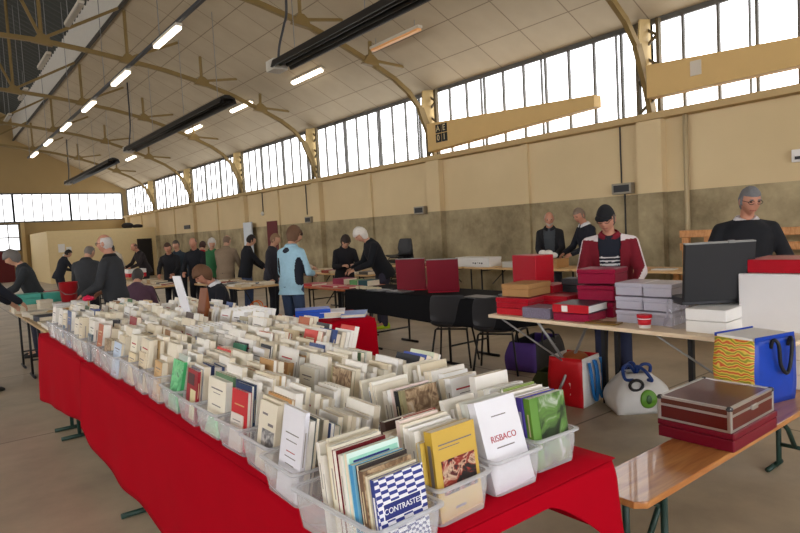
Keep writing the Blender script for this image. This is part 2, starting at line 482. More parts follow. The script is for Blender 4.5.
person('bald man in a black coat standing in the middle of the far group', 4.32, 12.1, 1.64, TO, 8, 12, 0, hair=('bald',(110,96,88)), top=(26,28,34), legs=(32,34,42), skin='b', lh=(-.14,.36,.92), rh=(.14,.36,.92))
person('person in a dark blue jacket behind the bald man in the far group', 4.5, 13.7, 1.60, TO, 6, 8, 0, hair=('short',(80,70,62)), top=(44,56,66), legs=(32,34,42))
person('person in a bright red jacket in the far group', 4.86, 13.3, 1.58, AW, 16, 14, 0, hair=('short',(60,36,30)), top=(170,26,34), legs=(36,36,44), lh=(-.14,.4,.9), rh=(.14,.4,.9))
person('person in a green jacket with white hair in the far group', 4.98, 12.9, 1.60, TO, 8, 6, 30, hair=('bob',(196,192,186)), top=(58,120,78), legs=(36,38,44))
person('man in a beige coat seen from behind at the far tables', 4.72, 11.6, 1.66, HD(.8,.75), 10, 14, 0, hair=('bald',(120,100,84)), top=(138,120,100), hem=-.26, legs=(34,36,46), lh=(-.16,.36,.92), rh=(.16,.36,.92), build=1.1)
person('man in a black jacket and blue jeans right of the beige coat', 5.02, 11.3, 1.64, HD(.95,-.1), 8, 16, 0, hair=('short',(36,30,28)), top=(26,28,34), legs=(60,74,104), lh=(-.14,.38,.9), rh=(.14,.38,.9))
person('woman in a pale blue jacket with black side patches and jeans, seen from behind', 3.82, 7.2, 1.69, HD(.95,.35), 4, 10, -8, hair=('bob',(104,76,56)), top=(158,196,214), hem=-.16, legs=(52,66,92), lh=(-.13,.28,1.0), rh=(.13,.28,1.0), fine=True,
       patches=[(.18,-.03,.16,.055,.2,.19),(-.19,-.03,.16,.05,.2,.19),(0,-.13,.455,.075,.045,.05)], shoes=(40,36,36), build=1.04)
person('woman in a long cream coat with dark hair just right of the pale blue jacket', 4.62, 8.72, 1.68, HD(.9,-.2), 6, 16, 0, hair=('bob',(52,38,34)), top=(204,190,168), hem=-.40, legs=(40,36,38), lh=(-.13,.3,1.0), rh=(.13,.3,1.0))
person('person with light brown hair mostly hidden left of the pale blue jacket', 5.02, 10.2, 1.62, HD(.6,-.6), 6, 10, 0, hair=('short',(136,108,82)), top=(48,48,56), legs=(40,44,54))
person('dark haired woman in black reading a leaflet beside the white haired person', 5.66, 8.75, 1.58, HD(-.35,-.85), 18, 26, 0, hair=('bob',(56,46,42)), top=(30,30,36), legs=(30,32,38), lh=(-.10,.36,.98), rh=(.10,.36,.98), fine=True)
person('white haired person in a black jacket bent over the table', 5.62, 7.70, 1.72, HD(-.80,.30), 24, 24, 0, hair=('bob',(214,208,198)), top=(22,24,30), legs=(52,50,66), shoes=(176,206,40), lh=(-.14,.42,.95), rh=(.14,.42,.95), fine=True, build=1.1)
person('bearded balding man in a black cardigan behind the wall table', 8.25, 6.44, 1.74, HD(-.8,-.5), 10, 14, 8, hair=('bald',(170,160,150)), beard=(186,178,170), top=(30,30,34), openfront=(.06,.10), under=dict(c=(64,68,72)), legs=(40,40,46), lh=(-.12,.36,.98), rh=(.12,.38,.95), fine=True, skin='b')
person('man in a dark suit and white shirt reading beside the bearded man', 8.28, 5.72, 1.78, HD(-.85,.35), 10, 20, 12, hair=('short',(128,112,98)), top=(28,30,40), collar=(216,216,220), legs=(30,32,40), lh=(-.12,.38,1.0), rh=(.12,.38,1.0), fine=True, skin='b')
person('man in a black cap and burgundy track jacket with white sleeve stripes', 4.96, 3.20, 1.70, HD(-.86,-.5), 14, 14, -14, hair=('short',(96,84,76)), cap=(24,24,28), top=(112,18,34), stripes=(216,208,210), openfront=(.07,.10), under=dict(c=(26,30,42), bars=(.215,.25,.285,.32)),
       legs=(36,42,66), lh=(-.20,.34,.93), rh=(.20,.34,.90), fine=True, build=1.14, glasses=True, skin='b', shoes=(40,40,44))
person('grey haired man in glasses and black jumper standing at the far right', 5.60, 2.30, 1.77, HD(-.75,-.55), 6, 12, 12, hair=('short',(110,110,112)), top=(22,23,28), collar=(196,190,192), legs=(36,36,42), lh=(-.26,.26,1.0), rh=(.26,.30,1.02), fine=True, build=1.16, glasses=True, skin='b')
# ------------------------------------------------------------------ the hall
WIN = 5.0
def wall_mat():
    m, nt, b = newmat('wall_paint_and_concrete')
    b.inputs['Roughness'].default_value = .85
    tc = N(nt,'ShaderNodeTexCoord'); sp = N(nt,'ShaderNodeSeparateXYZ'); nt.links.new(tc.outputs['Object'], sp.inputs[0])
    st = N(nt,'ShaderNodeMath', operation='GREATER_THAN'); st.inputs[1].default_value = 1.87; nt.links.new(sp.outputs['Z'], st.inputs[0])
    n1 = N(nt,'ShaderNodeTexNoise'); n1.inputs['Scale'].default_value = 1.3; n1.inputs['Detail'].default_value = 7; n1.inputs['Roughness'].default_value=.65
    nt.links.new(tc.outputs['Object'], n1.inputs['Vector'])
    r1 = N(nt,'ShaderNodeValToRGB'); e = r1.color_ramp.elements
    e[0].position=.34; e[0].color=lin((120,106,78)); e[1].position=.68; e[1].color=lin((184,168,132))
    nt.links.new(n1.outputs['Fac'], r1.inputs['Fac'])
    n2 = N(nt,'ShaderNodeTexNoise'); n2.inputs['Scale'].default_value = .8; n2.inputs['Detail'].default_value = 4; nt.links.new(tc.outputs['Object'], n2.inputs['Vector'])
    r2 = N(nt,'ShaderNodeValToRGB'); e = r2.color_ramp.elements
    e[0].position=.3; e[0].color=lin((206,184,142)); e[1].position=.7; e[1].color=lin((216,194,152))
    nt.links.new(n2.outputs['Fac'], r2.inputs['Fac'])
    mx = N(nt,'ShaderNodeMix', data_type='RGBA'); nt.links.new(st.outputs[0], mx.inputs['Factor'])
    nt.links.new(r1.outputs['Color'], mx.inputs['A']); nt.links.new(r2.outputs['Color'], mx.inputs['B'])
    nt.links.new(mx.outputs['Result'], b.inputs['Base Color'])
    return m
def lines_mat(name, c0, c1, wx, wy, thick, ax=('X','Y'), rough=.8, off=(0,0), noise=.10, nscale=1.5):
    """surface with a grid of joints every wx, wy metres"""
    m, nt, b = newmat(name); b.inputs['Roughness'].default_value = rough
    tc = N(nt,'ShaderNodeTexCoord'); sp = N(nt,'ShaderNodeSeparateXYZ'); nt.links.new(tc.outputs['Object'], sp.inputs[0])
    outs = []
    for a, w, of in ((ax[0],wx,off[0]),(ax[1],wy,off[1])):
        ad = N(nt,'ShaderNodeMath', operation='ADD'); ad.inputs[1].default_value = 1000*w - of; nt.links.new(sp.outputs[a], ad.inputs[0])
        mo = N(nt,'ShaderNodeMath', operation='MODULO'); mo.inputs[1].default_value = w; nt.links.new(ad.outputs[0], mo.inputs[0])
        lt = N(nt,'ShaderNodeMath', operation='LESS_THAN'); lt.inputs[1].default_value = thick; nt.links.new(mo.outputs[0], lt.inputs[0]); outs.append(lt)
    mxm = N(nt,'ShaderNodeMath', operation='MAXIMUM'); nt.links.new(outs[0].outputs[0], mxm.inputs[0]); nt.links.new(outs[1].outputs[0], mxm.inputs[1])
    n1 = N(nt,'ShaderNodeTexNoise'); n1.inputs['Scale'].default_value = nscale; n1.inputs['Detail'].default_value = 8; n1.inputs['Roughness'].default_value=.6
    nt.links.new(tc.outputs['Object'], n1.inputs['Vector'])
    mr = N(nt,'ShaderNodeMapRange'); mr.inputs['From Min'].default_value=.3; mr.inputs['From Max'].default_value=.7
    mr.inputs['To Min'].default_value = 1-noise; mr.inputs['To Max'].default_value = 1+noise; nt.links.new(n1.outputs['Fac'], mr.inputs['Value'])
    mx = N(nt,'ShaderNodeMix', data_type='RGBA'); nt.links.new(mxm.outputs[0], mx.inputs['Factor'])
    mx.inputs['A'].default_value = lin(c0); mx.inputs['B'].default_value = lin(c1)
    sc = N(nt,'ShaderNodeVectorMath', operation='SCALE'); nt.links.new(mx.outputs['Result'], sc.inputs[0]); nt.links.new(mr.outputs['Result'], sc.inputs['Scale'])
    nt.links.new(sc.outputs['Vector'], b.inputs['Base Color'])
    return m
M_wall = wall_mat()
M_cream = mat('cream_paint', (186,160,114), .75, scale=2)
M_ochre = mat('ochre_painted_steel', (128,106,62), .55, scale=4, var=.12)
M_floor = lines_mat('concrete_floor', (172,156,132), (112,100,84), 3.0, 3.0, .018, off=(1.6,2.73), rough=.5, noise=.24)
M_tile = lines_mat('ceiling_tiles', (172,157,132), (128,113,92), .80, 1.0, .020, rough=.9, noise=.06)
M_glass = mat('bright_frosted_glass', (250,252,255), .5, emit=WIN)
M_glassL = mat('bright_frosted_glass_sunny_side', (252,252,255), .5, emit=16)
M_glassB = mat('bright_frosted_glass_gable', (250,252,255), .5, emit=2.6)
M_mull = mat('grey_glazing_bar', (92,90,86), .6)
M_black = mat('black_plastic', (24,24,26), .45)
M_grey = mat('grey_metal', (128,128,126), .45)
M_dkgrey = mat('dark_grey_metal', (58,58,60), .5)
M_white = mat('white_card', (228,226,222), .7, var=.03)

fl = MB(); fl.box(-9.2,9.2,-8.2,35.5,-.1,0); struct(fl.build('floor', M_floor))
# right wall with pilasters and ledge
w = MB(); w.box(9.0,9.2,-8,35.3,0,3.02); struct(w.build('wall_right', M_wall))
w = MB(); w.box(-9.2,-9.0,-8,35.3,0,3.02); struct(w.build('wall_left', M_wall))
for sx, nm in ((1,'trim_1'),(-1,'trim_2')):
    t = MB(); x0, x1 = sorted((sx*8.80, sx*9.0)); t.box(x0,x1,-8,35.3,2.97,3.07); struct(t.build(nm, M_cream))
for sx in (1,-1):
    for k in range(-1,8):
        for q in ((k*5,.20,.14),) + (((k*5+2.5,.07,.06),) if sx > 0 and k < 7 else ()):
            if not (-7.8 < q[0] < 35.2): continue
            t = MB(); x0, x1 = sorted((sx*(9-q[2]), sx*9.0)); t.box(x0,x1,q[0]-q[1],min(35.3,q[0]+q[1]),0,2.97); struct(t.build('trim_%d' % (10+k+(20 if sx<0 else 0)+(0 if q[1]>.1 else 40)), M_wall))
# window bands in both long walls, a window per bay
wn = 1
def long_window(sx, y0, y1):
    global wn
    f = MB(); X = sx*9.0
    x0, x1 = sorted((X, X+sx*.05))
    f.box(x0,x1,y0,y1,3.02,3.10); f.box(x0,x1,y0,y1,4.42,4.50)
    n = max(1, round((y1-y0)/.52))
    for i in range(n+1):
        y = y0+(y1-y0)*i/n; f.box(x0,x1,y-.018,y+.018,3.1,4.42)
        if i % 3 == 1: f.box(x0,x1,y+.08,y+.10,3.1,4.42)
    o = struct(f.build('window_%d' % wn, M_mull)); wn += 1
    p = MB(); x0, x1 = sorted((X+sx*.05, X+sx*.07)); p.box(x0,x1,y0,y1,3.02,4.50); p.build('pane', M_glass if sx > 0 else M_glassL, o)
for sx in (1,-1):
    for k in range(-2,7):
        y0, y1 = max(-8,k*5), min(k*5+5, 35.3)
        long_window(sx, y0, y1)
# back wall with its strip of windows
YB = 35.3
w = MB(); w.box(-9.2,9.2,YB,YB+.2,0,2.88); w.box(8.80,9.2,YB,YB+.2,2.88,4.34); w.box(-9.2,-8.8,YB,YB+.2,2.88,4.34)
w.prism([(-9.2,4.34),(9.2,4.34),(9.2,4.6),(4.0,8.2),(0,10.3),(-4.0,8.2),(-9.2,4.6)], YB, YB+.2, 'y')
struct(w.build('wall_back', mat('gable_paint',(158,134,92),.8,scale=2)))  # cream copy darkened to offset the light of the windows beside it
for i in range(7):
    x0, x1 = -8.8+i*17.6/7, -8.8+(i+1)*17.6/7
    f = MB(); f.box(x0,x1,YB-.02,YB+.04,2.88,2.95); f.box(x0,x1,YB-.02,YB+.04,4.27,4.34)
    for j in range(7):
        x = x0+(x1-x0)*j/6; f.box(x-(.04 if j in (0,6) else .012),x+(.05 if j in (0,6) else .022),YB-.02,YB+.04,2.95,4.27)
    o = struct(f.build('window_%d' % wn, M_mull)); wn += 1
    p = MB(); p.box(x0,x1,YB+.04,YB+.06,2.88,4.34); p.build('pane', M_glassB, o)
# wall behind the camera, with unseen glowing doors added to light the books
w = MB(); w.box(-9.2,9.2,-8.2,-8,0,.1); w.box(-9.2,-6,-8.2,-8,.1,4.4); w.box(6,9.2,-8.2,-8,.1,4.4)
w.prism([(-9.2,4.4),(9.2,4.4),(9.2,4.6),(4.0,8.2),(0,10.3),(-4.0,8.2),(-9.2,4.6)], -8.2, -8, 'y')
struct(w.build('wall_front', M_cream))
for i in range(4):
    x0 = -6+i*3; f = MB()
    for xx in (x0, x0+1.46, x0+2.92): f.box(xx,xx+.08,-8.1,-8.0,.1,4.4)
    for z in (.1,1.2,2.8,4.32): f.box(x0,x0+3,-8.1,-8.0,z,z+.08)
    o = struct(f.build('door_%d' % (i+2), M_mull))
    p = MB(); p.box(x0,x0+3,-8.16,-8.12,.1,4.4); p.build('pane', mat('door_daylight',(248,250,255),.5,emit=9), o)
# small lower window with a red door, far left of the back wall
f = MB(); f.box(2.5,3.95,YB-.06,YB,1.5,2.84)
o = struct(f.build('window_%d' % wn, M_mull)); wn += 1
p = MB()
for i in range(3):
    for j in range(2): p.box(2.56+i*.46,2.97+i*.46,YB-.08,YB-.06,1.56+j*.64,2.14+j*.64)
p.build('pane', M_glassB, o)
f = MB(); f.box(2.5,3.6,YB-.08,YB,0,1.5); struct(f.build('door_1', mat('dark_red_door',(96,22,26),.6)))
f = MB(); f.box(4.0,4.16,YB-.14,YB,0,2.88); struct(f.build('trim_3', M_cream))
# ceilings: tiled slopes, bulkheads and the dark ribbed roof over the middle
for sx, nm in ((1,'ceiling_right'),(-1,'ceiling_left')):
    c = MB(); c.M = Matrix.Translation((sx*9.1,0,4.46))
    L = math.hypot(5.05,2.49); a = math.atan2(2.49,5.05)
    c = MB(); c.box(0,L,-8,35.3,0,.06)
    o = c.build(nm, M_tile); o.location = (sx*9.1,0,4.46); o.rotation_euler = (0, -a, PI) if False else (0,0,0)
    R = Matrix(((-sx*math.cos(a),0,-sx*-math.sin(a)*-1),(0,1,0),(math.sin(a),0,math.cos(a)))) 
    ex = Vector((-sx*math.cos(a),0,math.sin(a))); ez = Vector((sx*math.sin(a),0,math.cos(a))); ey = Vector((0,1,0))
    o.matrix_world = Matrix(((ex.x,ey.x,ez.x,sx*9.1),(ex.y,ey.y,ez.y,0),(ex.z,ey.z,ez.z,4.46),(0,0,0,1)))
    struct(o)
    b = MB(); x0, x1 = sorted((sx*4.05, sx*4.15)); b.box(x0,x1,-8,35.3,6.94,8.1); struct(b.build('trim_%d' % (5 if sx>0 else 6), mat('pale_bulkhead_panel',(206,200,188),.7)))
    b = MB(); x0, x1 = sorted((sx*4.0, sx*4.06)); b.box(x0,x1,-8,35.3,6.88,6.96); struct(b.build('trim_%d' % (7 if sx>0 else 8), mat('dark_edge_strip',(60,54,46),.7)))
    g = MB(); rows = []
    for i in range(0,693):
        y = -8+i*.0625; dz = .05*math.sin(2*PI*y/.36)
        rows.append([(sx*4.3,y,7.93+dz),(sx*2.1,y,9.02+dz),(0,y,10.06+dz)])
    g.grid(rows); struct(g.build('ceiling_%s_roof' % ('right' if sx>0 else 'left'), mat('dark_ribbed_roof_sheet',(64,66,62),.7), smooth=True))

# steel arch trusses, one per column line
CH = [(9.0,3.10),(8.84,3.55),(8.62,4.05),(8.32,4.38),(7.95,4.62),(7.36,4.88),(6.6,5.18),(5.83,5.42),(4.95,5.62),(4.12,5.75),(3.2,5.87),(2.4,5.95),(1.2,5.97),(0,5.98)]
def truss(name, label):
    t = thing('roof_truss', label, 'roof truss', (0,0,0), 0, None)
    for sx in (1,-1):
        P = lambda x, z: (sx*x, 0, z)
        c = MB()
        for i in range(len(CH)-1):
            (xa,za),(xb,zb) = CH[i],CH[i+1]
            dx, dz = xb-xa, zb-za; l = math.hypot(dx,dz); ov = .012
            hgt = .15 if i < 2 else .095
            c.bar(P(xa-dx/l*ov, za-dz/l*ov), P(xb+dx/l*ov, zb+dz/l*ov), .075, hgt, up=(0,1,0) if False else (sx*dz/l*-1*-1,0,abs(dx)/l) )
        c.build('chord', M_ochre, t)
        wb = MB(); wb.prism([(sx*9.0,3.1),(sx*8.84,3.55),(sx*8.64,4.0),(sx*8.7,4.45),(sx*9.0,4.5)], -.012, .012, 'y'); wb.build('web_plate', mat('cream_steel',(186,160,108),.6), t)
        zc = lambda x: 4.46+.493*(9.1-x)-.01
        for nx, nz, mem in ((7.36,4.93,[(7.38,zc(7.38)),(8.2,zc(8.2))]),(5.83,5.46,[(5.83,zc(5.83)),(6.75,zc(6.75))]),
                            (4.12,5.79,[(4.12,6.88),(5.3,zc(5.3))]),(2.4,5.99,[(2.4,8.78),(4.02,6.92),(.95,9.5)])):
            for i, (mx_, mz) in enumerate(mem):
                b = MB(); b.bar(P(nx,nz), P(mx_,mz), .045, .06); b.build('strut', M_ochre, t)
            g = MB(); g.prism([(sx*(nx-.20),nz-.09),(sx*(nx+.20),nz-.09+(-.05)),(sx*(nx+.15),nz+.02),(sx*(nx+.05),nz+.10),(sx*(nx-.06),nz+.10)], -.055, .055, 'y'); g.build('gusset_plate', M_ochre, t)
        # lattice post between the windows
        l = MB()
        x = sx*8.93
        for yy in (-.17,.17): l.box(x-.04,x+.04,yy-.025,yy+.025,3.07,4.46)
        for j in range(6):
            z = 3.12+j*.22; a, b_ = (-.15,.15) if j%2 else (.15,-.15)
            l.bar((x,a,z),(x,b_,z+.22),.03,.04)
        l.build('lattice_post', mat('dark_lattice_steel',(92,80,56),.6), t)  # ochre darkened in its colour, so the posts read backlit by the windows
    k = MB(); k.bar((0,0,5.98),(0,0,9.95),.06,.06); k.build('king_post', M_ochre, t)
    return t
tr0 = truss('roof_truss', 'ochre steel arch truss landing beside the black A E 01 plates')
tr0.location = (0,10,0)
for k, lab in ((1,'nearest ochre steel arch truss, its foot landing right of the free cantilever beam tip'),(3,'ochre steel arch truss, first one beyond the truss with the black plates'),
               (4,'ochre steel arch truss, second one beyond the truss with the black plates'),(5,'ochre steel arch truss, third one beyond the truss with the black plates'),
               (6,'farthest ochre steel arch truss, closest to the back gable wall'),(0,'ochre steel arch truss overhead at the camera end of the hall')):
    dup(tr0, (0,k*5,0), 0, lab)

# tapered cantilever beams
def cbeam(label, yk, ye, zt0, zb0, zt1, zb1):
    b = MB(); b.prism([(yk,zb0),(ye,zb1),(ye,zt1),(yk,zt0)], 8.60, 8.80, 'x')
    o = b.build('cantilever_beam', mat('cream_beam_paint',(206,172,112),.65,scale=3), bevel=.008); return tag(o, label, 'beam')
cb1 = cbeam('cream tapered cantilever beam carrying the black A E 01 plates', 9.80, 5.75, 3.71, 3.12, 3.49, 3.30)
cb2 = cbeam('cream tapered cantilever beam at the upper right with a pale plate', 4.86, 0.7, 3.73, 3.25, 3.45, 3.25)
p = MB(); p.box(8.585,8.60,4.05,4.2,3.42,3.62); p.build('pale_plate', mat('pale_paper',(205,196,180),.7), cb2)
for (ty, tz, ch, sz) in ((9.44,3.55,'A',.15),(9.26,3.55,'E',.15),(9.44,3.36,'0',.15),(9.26,3.36,'1',.15)):
    p = MB(); p.box(8.582,8.60,ty-.075,ty+.075,tz-.085,tz+.085); pl = p.build('number_plate', mat('black_plate',(20,20,20),.6,var=0), cb1)
    lettering(ch, .17, mat('cream_lettering',(214,196,150),.6,var=0), pl, (8.581,ty,tz), (PI/2,0,-PI/2))

# fluorescent lamps
M_lit = mat('lit_tube', (255,244,226), .4, emit=9)
M_unlit = mat('unlit_diffuser', (150,142,128), .5)
M_house = mat('lamp_housing', (196,188,172), .5)
def lamp(label, x, y0, z, L=1.25, lit=True, group=None, tilt=0, hang=None, em=None):
    t = thing('fluorescent_lamp', label, 'lamp', (x,y0,z), 0, group); t.rotation_euler = (0,tilt,0)
    h = MB(); h.box(-.055,.055,0,L,0,.05); ho = h.build('housing', M_house, t, bevel=.006)
    d = MB(); d.box(-.048,.048,.02,L-.02,-.045,0); d.build('diffuser', em or (M_lit if lit else M_unlit), ho, bevel=.012)
    if hang:
        for yy in (.15,L-.15):
            c = MB(); c.cyl((0,yy,.05),(0,yy,hang-z),.008,n=6); c.build('hanger', M_grey, t)
    return t
zc = lambda x: 4.46+.493*(9.1-x)
for k in range(-5,6):
    nm = {0:'nearest lit tube lamp of the hanging row',1:'second lit tube lamp from the near end of the hanging row',2:'third lit tube lamp from the near end of the hanging row',3:'fourth lit tube lamp from the near end of the hanging row',4:'fifth lit tube lamp from the near end of the hanging row',5:'farthest lit tube lamp of the hanging row'}.get(k,'lit tube lamp of the hanging row %s bay behind the nearest one' % ORD[-k-1])  # lamps short of the nearest are unseen, added to light the books
    lamp(nm, 3.58, 10+k*3.05, 5.0, lit=True)
    lamp('lit tube lamp in the left half of the hall, %s from the front' % ORD[k+5], -3.58, 10+k*3.05, 5.0, lit=True)  # unseen row, added to light the scene from above
for sx, lb in ((1,'long dark rail carrying the hanging row of lit tube lamps'),(-1,'long dark rail carrying the lamp row on the far side of the hall')):
    r = MB(); r.box(sx*3.58-.03,sx*3.58+.03,-6,27.5,5.048,5.10)
    t = tag(r.build('lamp_rail', M_dkgrey), lb, 'rail')
    for y in range(-5,28,4):
        c = MB(); c.cyl((sx*3.58,y,5.1),(sx*3.58,y,8.25),.008,n=6); c.build('hanger_wire', M_grey, t)
for i, y in enumerate((9.2,12.5,16.1,19.9,23.8)):
    lamp('unlit tube lamp under the dark ribbed roof, %s from the near end' % ORD[i], 2.7, y, 6.0, 1.4, lit=False, hang=8.7)
a_ = math.atan2(.493,1)
for i, (y, lit, lb) in enumerate(((11.9,True,'lit tube lamp on the tiled slope, nearest of the lit ones on the slope'),(15.6,True,'lit tube lamp on the tiled slope, second nearest of the lit ones on the slope'),
                (19.4,True,'lit tube lamp on the tiled slope, third nearest of the lit ones on the slope'),(27.0,True,'lit tube lamp on the tiled slope, farthest of the lit ones on the slope'),
                (3.6,False,'unlit tube lamp on the tiled slope at the upper right edge'))):
    lamp(lb, 7.42, y, zc(7.42)-.075, 1.4, lit=lit, tilt=a_)
lamp('dim orange glowing tube lamp on the slope beside the arch truss', 7.38, 8.45, 5.12, 1.5, em=mat('dim_orange_tube',(206,150,96),.4,emit=.35), hang=5.30)

# long dark radiant heaters
def heater(label, x, y0, y1, z):
    t = thing('radiant_heater', label, 'heater', (x,y0,z))
    L = y1-y0
    b = MB(); b.prism([(-.20,-.07),(-.16,.05),(-.05,.10),(.05,.10),(.16,.05),(.20,-.07),(.17,-.07),(.13,.03),(-.13,.03),(-.17,-.07)], 0, L, 'y'); b.build('reflector', mat('dark_heater_steel',(27,24,21),.5), t)
    for xx in (-.07,.07):
        b = MB(); b.cyl((xx,.1,-.02),(xx,L-.1,-.02),.035); b.build('burner_tube', mat('sooty_tube',(24,21,19),.6), t, True)
    b = MB(); b.box(-.13,.13,L,L+.30,-.08,.10); b.build('control_box', mat('pale_box',(176,170,158),.5), t, bevel=.01)
    b = MB(); zt = zc(x)-z-.02
    b.tube(smooth([(.02,L+.12,.10),(.05,L+.1,.35),(.02,L-.15,.6),(-.02,L-.35,.85),(0,L-.3,zt)]), .022, 8); b.build('flexible_hose', M_dkgrey, t, True)
    for yy in (.5,L*.35,L*.68,L-.5):
        b = MB(); b.cyl((0,yy,.10),(0,yy,zt),.007,n=6); b.build('hanger_chain', M_grey, t)
heater('nearest long dark radiant heater hanging under the tiled slope', 5.02, 1.6, 9.35, 4.4)
heater('middle long dark radiant heater hanging under the tiled slope', 5.26, 12.2, 19.7, 4.4)
heater('farthest long dark radiant heater hanging under the tiled slope', 5.43, 22.4, 30.4, 4.4)

# fittings on the right wall
def wallbox(name, label, cat, y, z, w_, h_, d_, m, x=9.0):
    b = MB(); b.box(x-d_,x,y-w_/2,y+w_/2,z-h_/2,z+h_/2); return tag(b.build(name, m, bevel=.006), label, cat)
def emerg(label, y, z):
    t = wallbox('wall_heater_box', label, 'electrical box', y, z, .34,.17,.12, mat('grey_box',(150,142,126),.5))
    g = MB(); g.box(8.872,8.88,y-.14,y+.13,z-.055,z+.055); g.build('black_front', M_black, t)
emerg('grey electrical box with black front on the wall above the man in the cap', 5.50, 1.98)
emerg('small grey box with black front on the wall beside the second pilaster', 10.55, 1.93)
emerg('small grey box with black front high on the wall beyond the woman in cream', 15.55, 1.95)
c = MB(); c.tube([(8.985,5.55,3.0),(8.98,5.55,2.6),(8.985,5.55,2.07)], .012, 6); c.tube([(8.985,5.50,1.89),(8.98,5.5,1.4),(8.985,5.5,.6)], .012, 6); tag(c.build('wall_cable', M_dkgrey, None, True), 'thin cable running down to the electrical box near the man in the cap', 'cable')
c = MB(); c.cyl((8.93,4.78-.32,0),(8.93,4.78-.32,2.97),.035); tag(c.build('down_pipe', mat('beige_pipe',(176,158,124),.6), None, True), 'thin beige pipe running down the wall right of the near pilaster', 'pipe')
for y, z0_, lb in ((15.72,2.1,'thin cable dropping to the small box beyond the woman in cream'),(18.6,2.35,'thin cable with a round lamp at its end above the dark red doorway'),(17.5,1.9,'dark conduit running down beside the dark red doorway')):
    c = MB(); c.cyl((8.98,y,z0_),(8.98,y,3.0),.014,n=6); o = tag(c.build('wall_cable', M_dkgrey, None, True), lb, 'cable')
    if z0_ > 2.2:
        b = MB(); b.ell((8.95,y,z0_-.06),(.05,.07,.07)); b.build('round_lamp', M_white, o, True)
f = MB(); f.box(8.95,9.0,17.62,18.35,0,2.02); struct(f.build('door_7', mat('dark_red_door',(96,22,26),.6)))
b = MB(); b.box(8.80,8.84,19.2,19.85,.7,2.05); b.box(8.83,8.99,19.5,19.55,1.9,1.95); tag(b.build('notice_board', mat('pale_notice',(206,214,222),.5)), 'tall pale notice board on the wall behind the man in black and jeans', 'notice board')
b = wallbox('wall_switch_box', 'white switch box with a dark slot at the right edge of the wall', 'switch box', 2.98, 2.19, .22,.16,.06, M_white)
g = MB(); g.box(8.934,8.94,2.92,3.05,2.14,2.18); g.build('slot', M_black, b)
b = wallbox('ventilation_grille', 'small dark grille high on the wall above the far group', 'grille', 25.9, 2.12, .7,.16,.05, M_dkgrey)
# low partition room in the far corner
p = MB(); p.box(4.35,8.04,30,30.12,0,2.2); p.box(8.62,9.0,30,30.12,0,2.2); p.box(8.04,8.62,30,30.12,1.72,2.2); p.box(4.35,4.47,30.12,YB,0,2.2); p.box(4.35,9.0,30,YB,2.2,2.28)
struct(p.build('wall_partition', mat('pale_partition',(222,200,152),.75)))
p = MB(); p.box(8.0,8.66,29.96,30.0,0,1.76); o = struct(p.build('door_8', mat('dark_door_frame',(44,36,30),.7)))  # dark sheets paint the shade of the open doorway
p = MB(); p.box(8.08,8.58,29.94,29.96,0,1.70); p.build('leaf', mat('dark_leaf',(30,26,24),.7), o)
for i, (x, z, w_, h_) in enumerate(((4.86,1.52,.26,.36),(5.14,1.42,.2,.28),(4.98,1.16,.2,.2))):
    b = MB(); b.box(x-w_/2,x+w_/2,29.985,29.999,z-h_/2,z+h_/2); tag(b.build('paper_notice', M_white), 'white paper notice on the pale partition, '+('upper left','upper right','lower')[i]+' of three', 'notice', 'notices on the partition')
b = MB(); b.M = Matrix.Translation((7.9,31,2.28)); b.ell((0,0,.14),(.28,.2,.15)); b.ell((.45,0,.1),(.25,.2,.1)); tag(b.build('dark_sack', mat('dark_sack',(40,36,34),.9), None, True), 'dark lumpy sack lying on top of the pale partition', 'sack')
# ------------------------------------------------------------------ tables, chairs, bench
M_wood = mat('pine_board', (214,176,124), .45, scale=6, var=.1)
M_plank = mat('worn_table_board', (190,160,118), .5, scale=6, var=.12)
M_green = mat('dark_green_steel', (34,58,50), .45)
M_legblk = mat('black_steel', (28,28,30), .45)
def table(label, x0, x1, y0, y1, z=.75, top=None, leg=None, group=None, insets=(.35,.35), edge=None, footx=False):
    cx, cy = (x0+x1)/2, (y0+y1)/2
    t = thing('folding_table', label, 'table', (cx,cy,0), 0, group)
    a, b = (x1-x0)/2, (y1-y0)/2
    m = MB(); m.box(-a,a,-b,b,z-.028,z); m.build('tabletop', top or M_plank, t, bevel=.004)
    for yy in (-b+insets[0], b-insets[1]):
        for xx in (-a+.07, a-.07):
            l = MB(); l.tube([(xx,yy,z-.03),(xx,yy,.05),(xx,yy+.01,.018),(xx+(-.09 if xx<0 else -.09),yy+.01,.014)] if False else [(xx,yy,z-.03),(xx,yy,.014)], .014, 8)
            l.tube([(xx-.13,yy,.016),(xx+.05,yy,.016)] if footx else [(xx,yy-.17,.014),(xx,yy+.17,.014)], .016, 8); l.build('leg', leg or M_legblk, t, True)
        for zz in (.20,z-.06):
            c = MB(); c.tube([(-a+.07,yy,zz),(a-.07,yy,zz)], .011, 8); c.build('crossbar', leg or M_legblk, t, True)
        d = MB(); s_ = 1 if yy < 0 else -1; d.tube([(0,yy,z-.30),(0,yy+s_*.32,z-.04)], .009, 8); d.build('brace', leg or M_legblk, t, True)
    return t
M_red = None
def cloth_mat(name, rgb):
    m = mat(name, rgb, .9, var=.08, scale=5, spec=.06)
    b = m.node_tree.nodes['Principled BSDF']; b.inputs['Sheen Weight'].default_value = .0
    b.inputs['Sheen Tint'].default_value = lin(rgb)
    return m
M_red = cloth_mat('red_paper_cloth', (162,2,24))
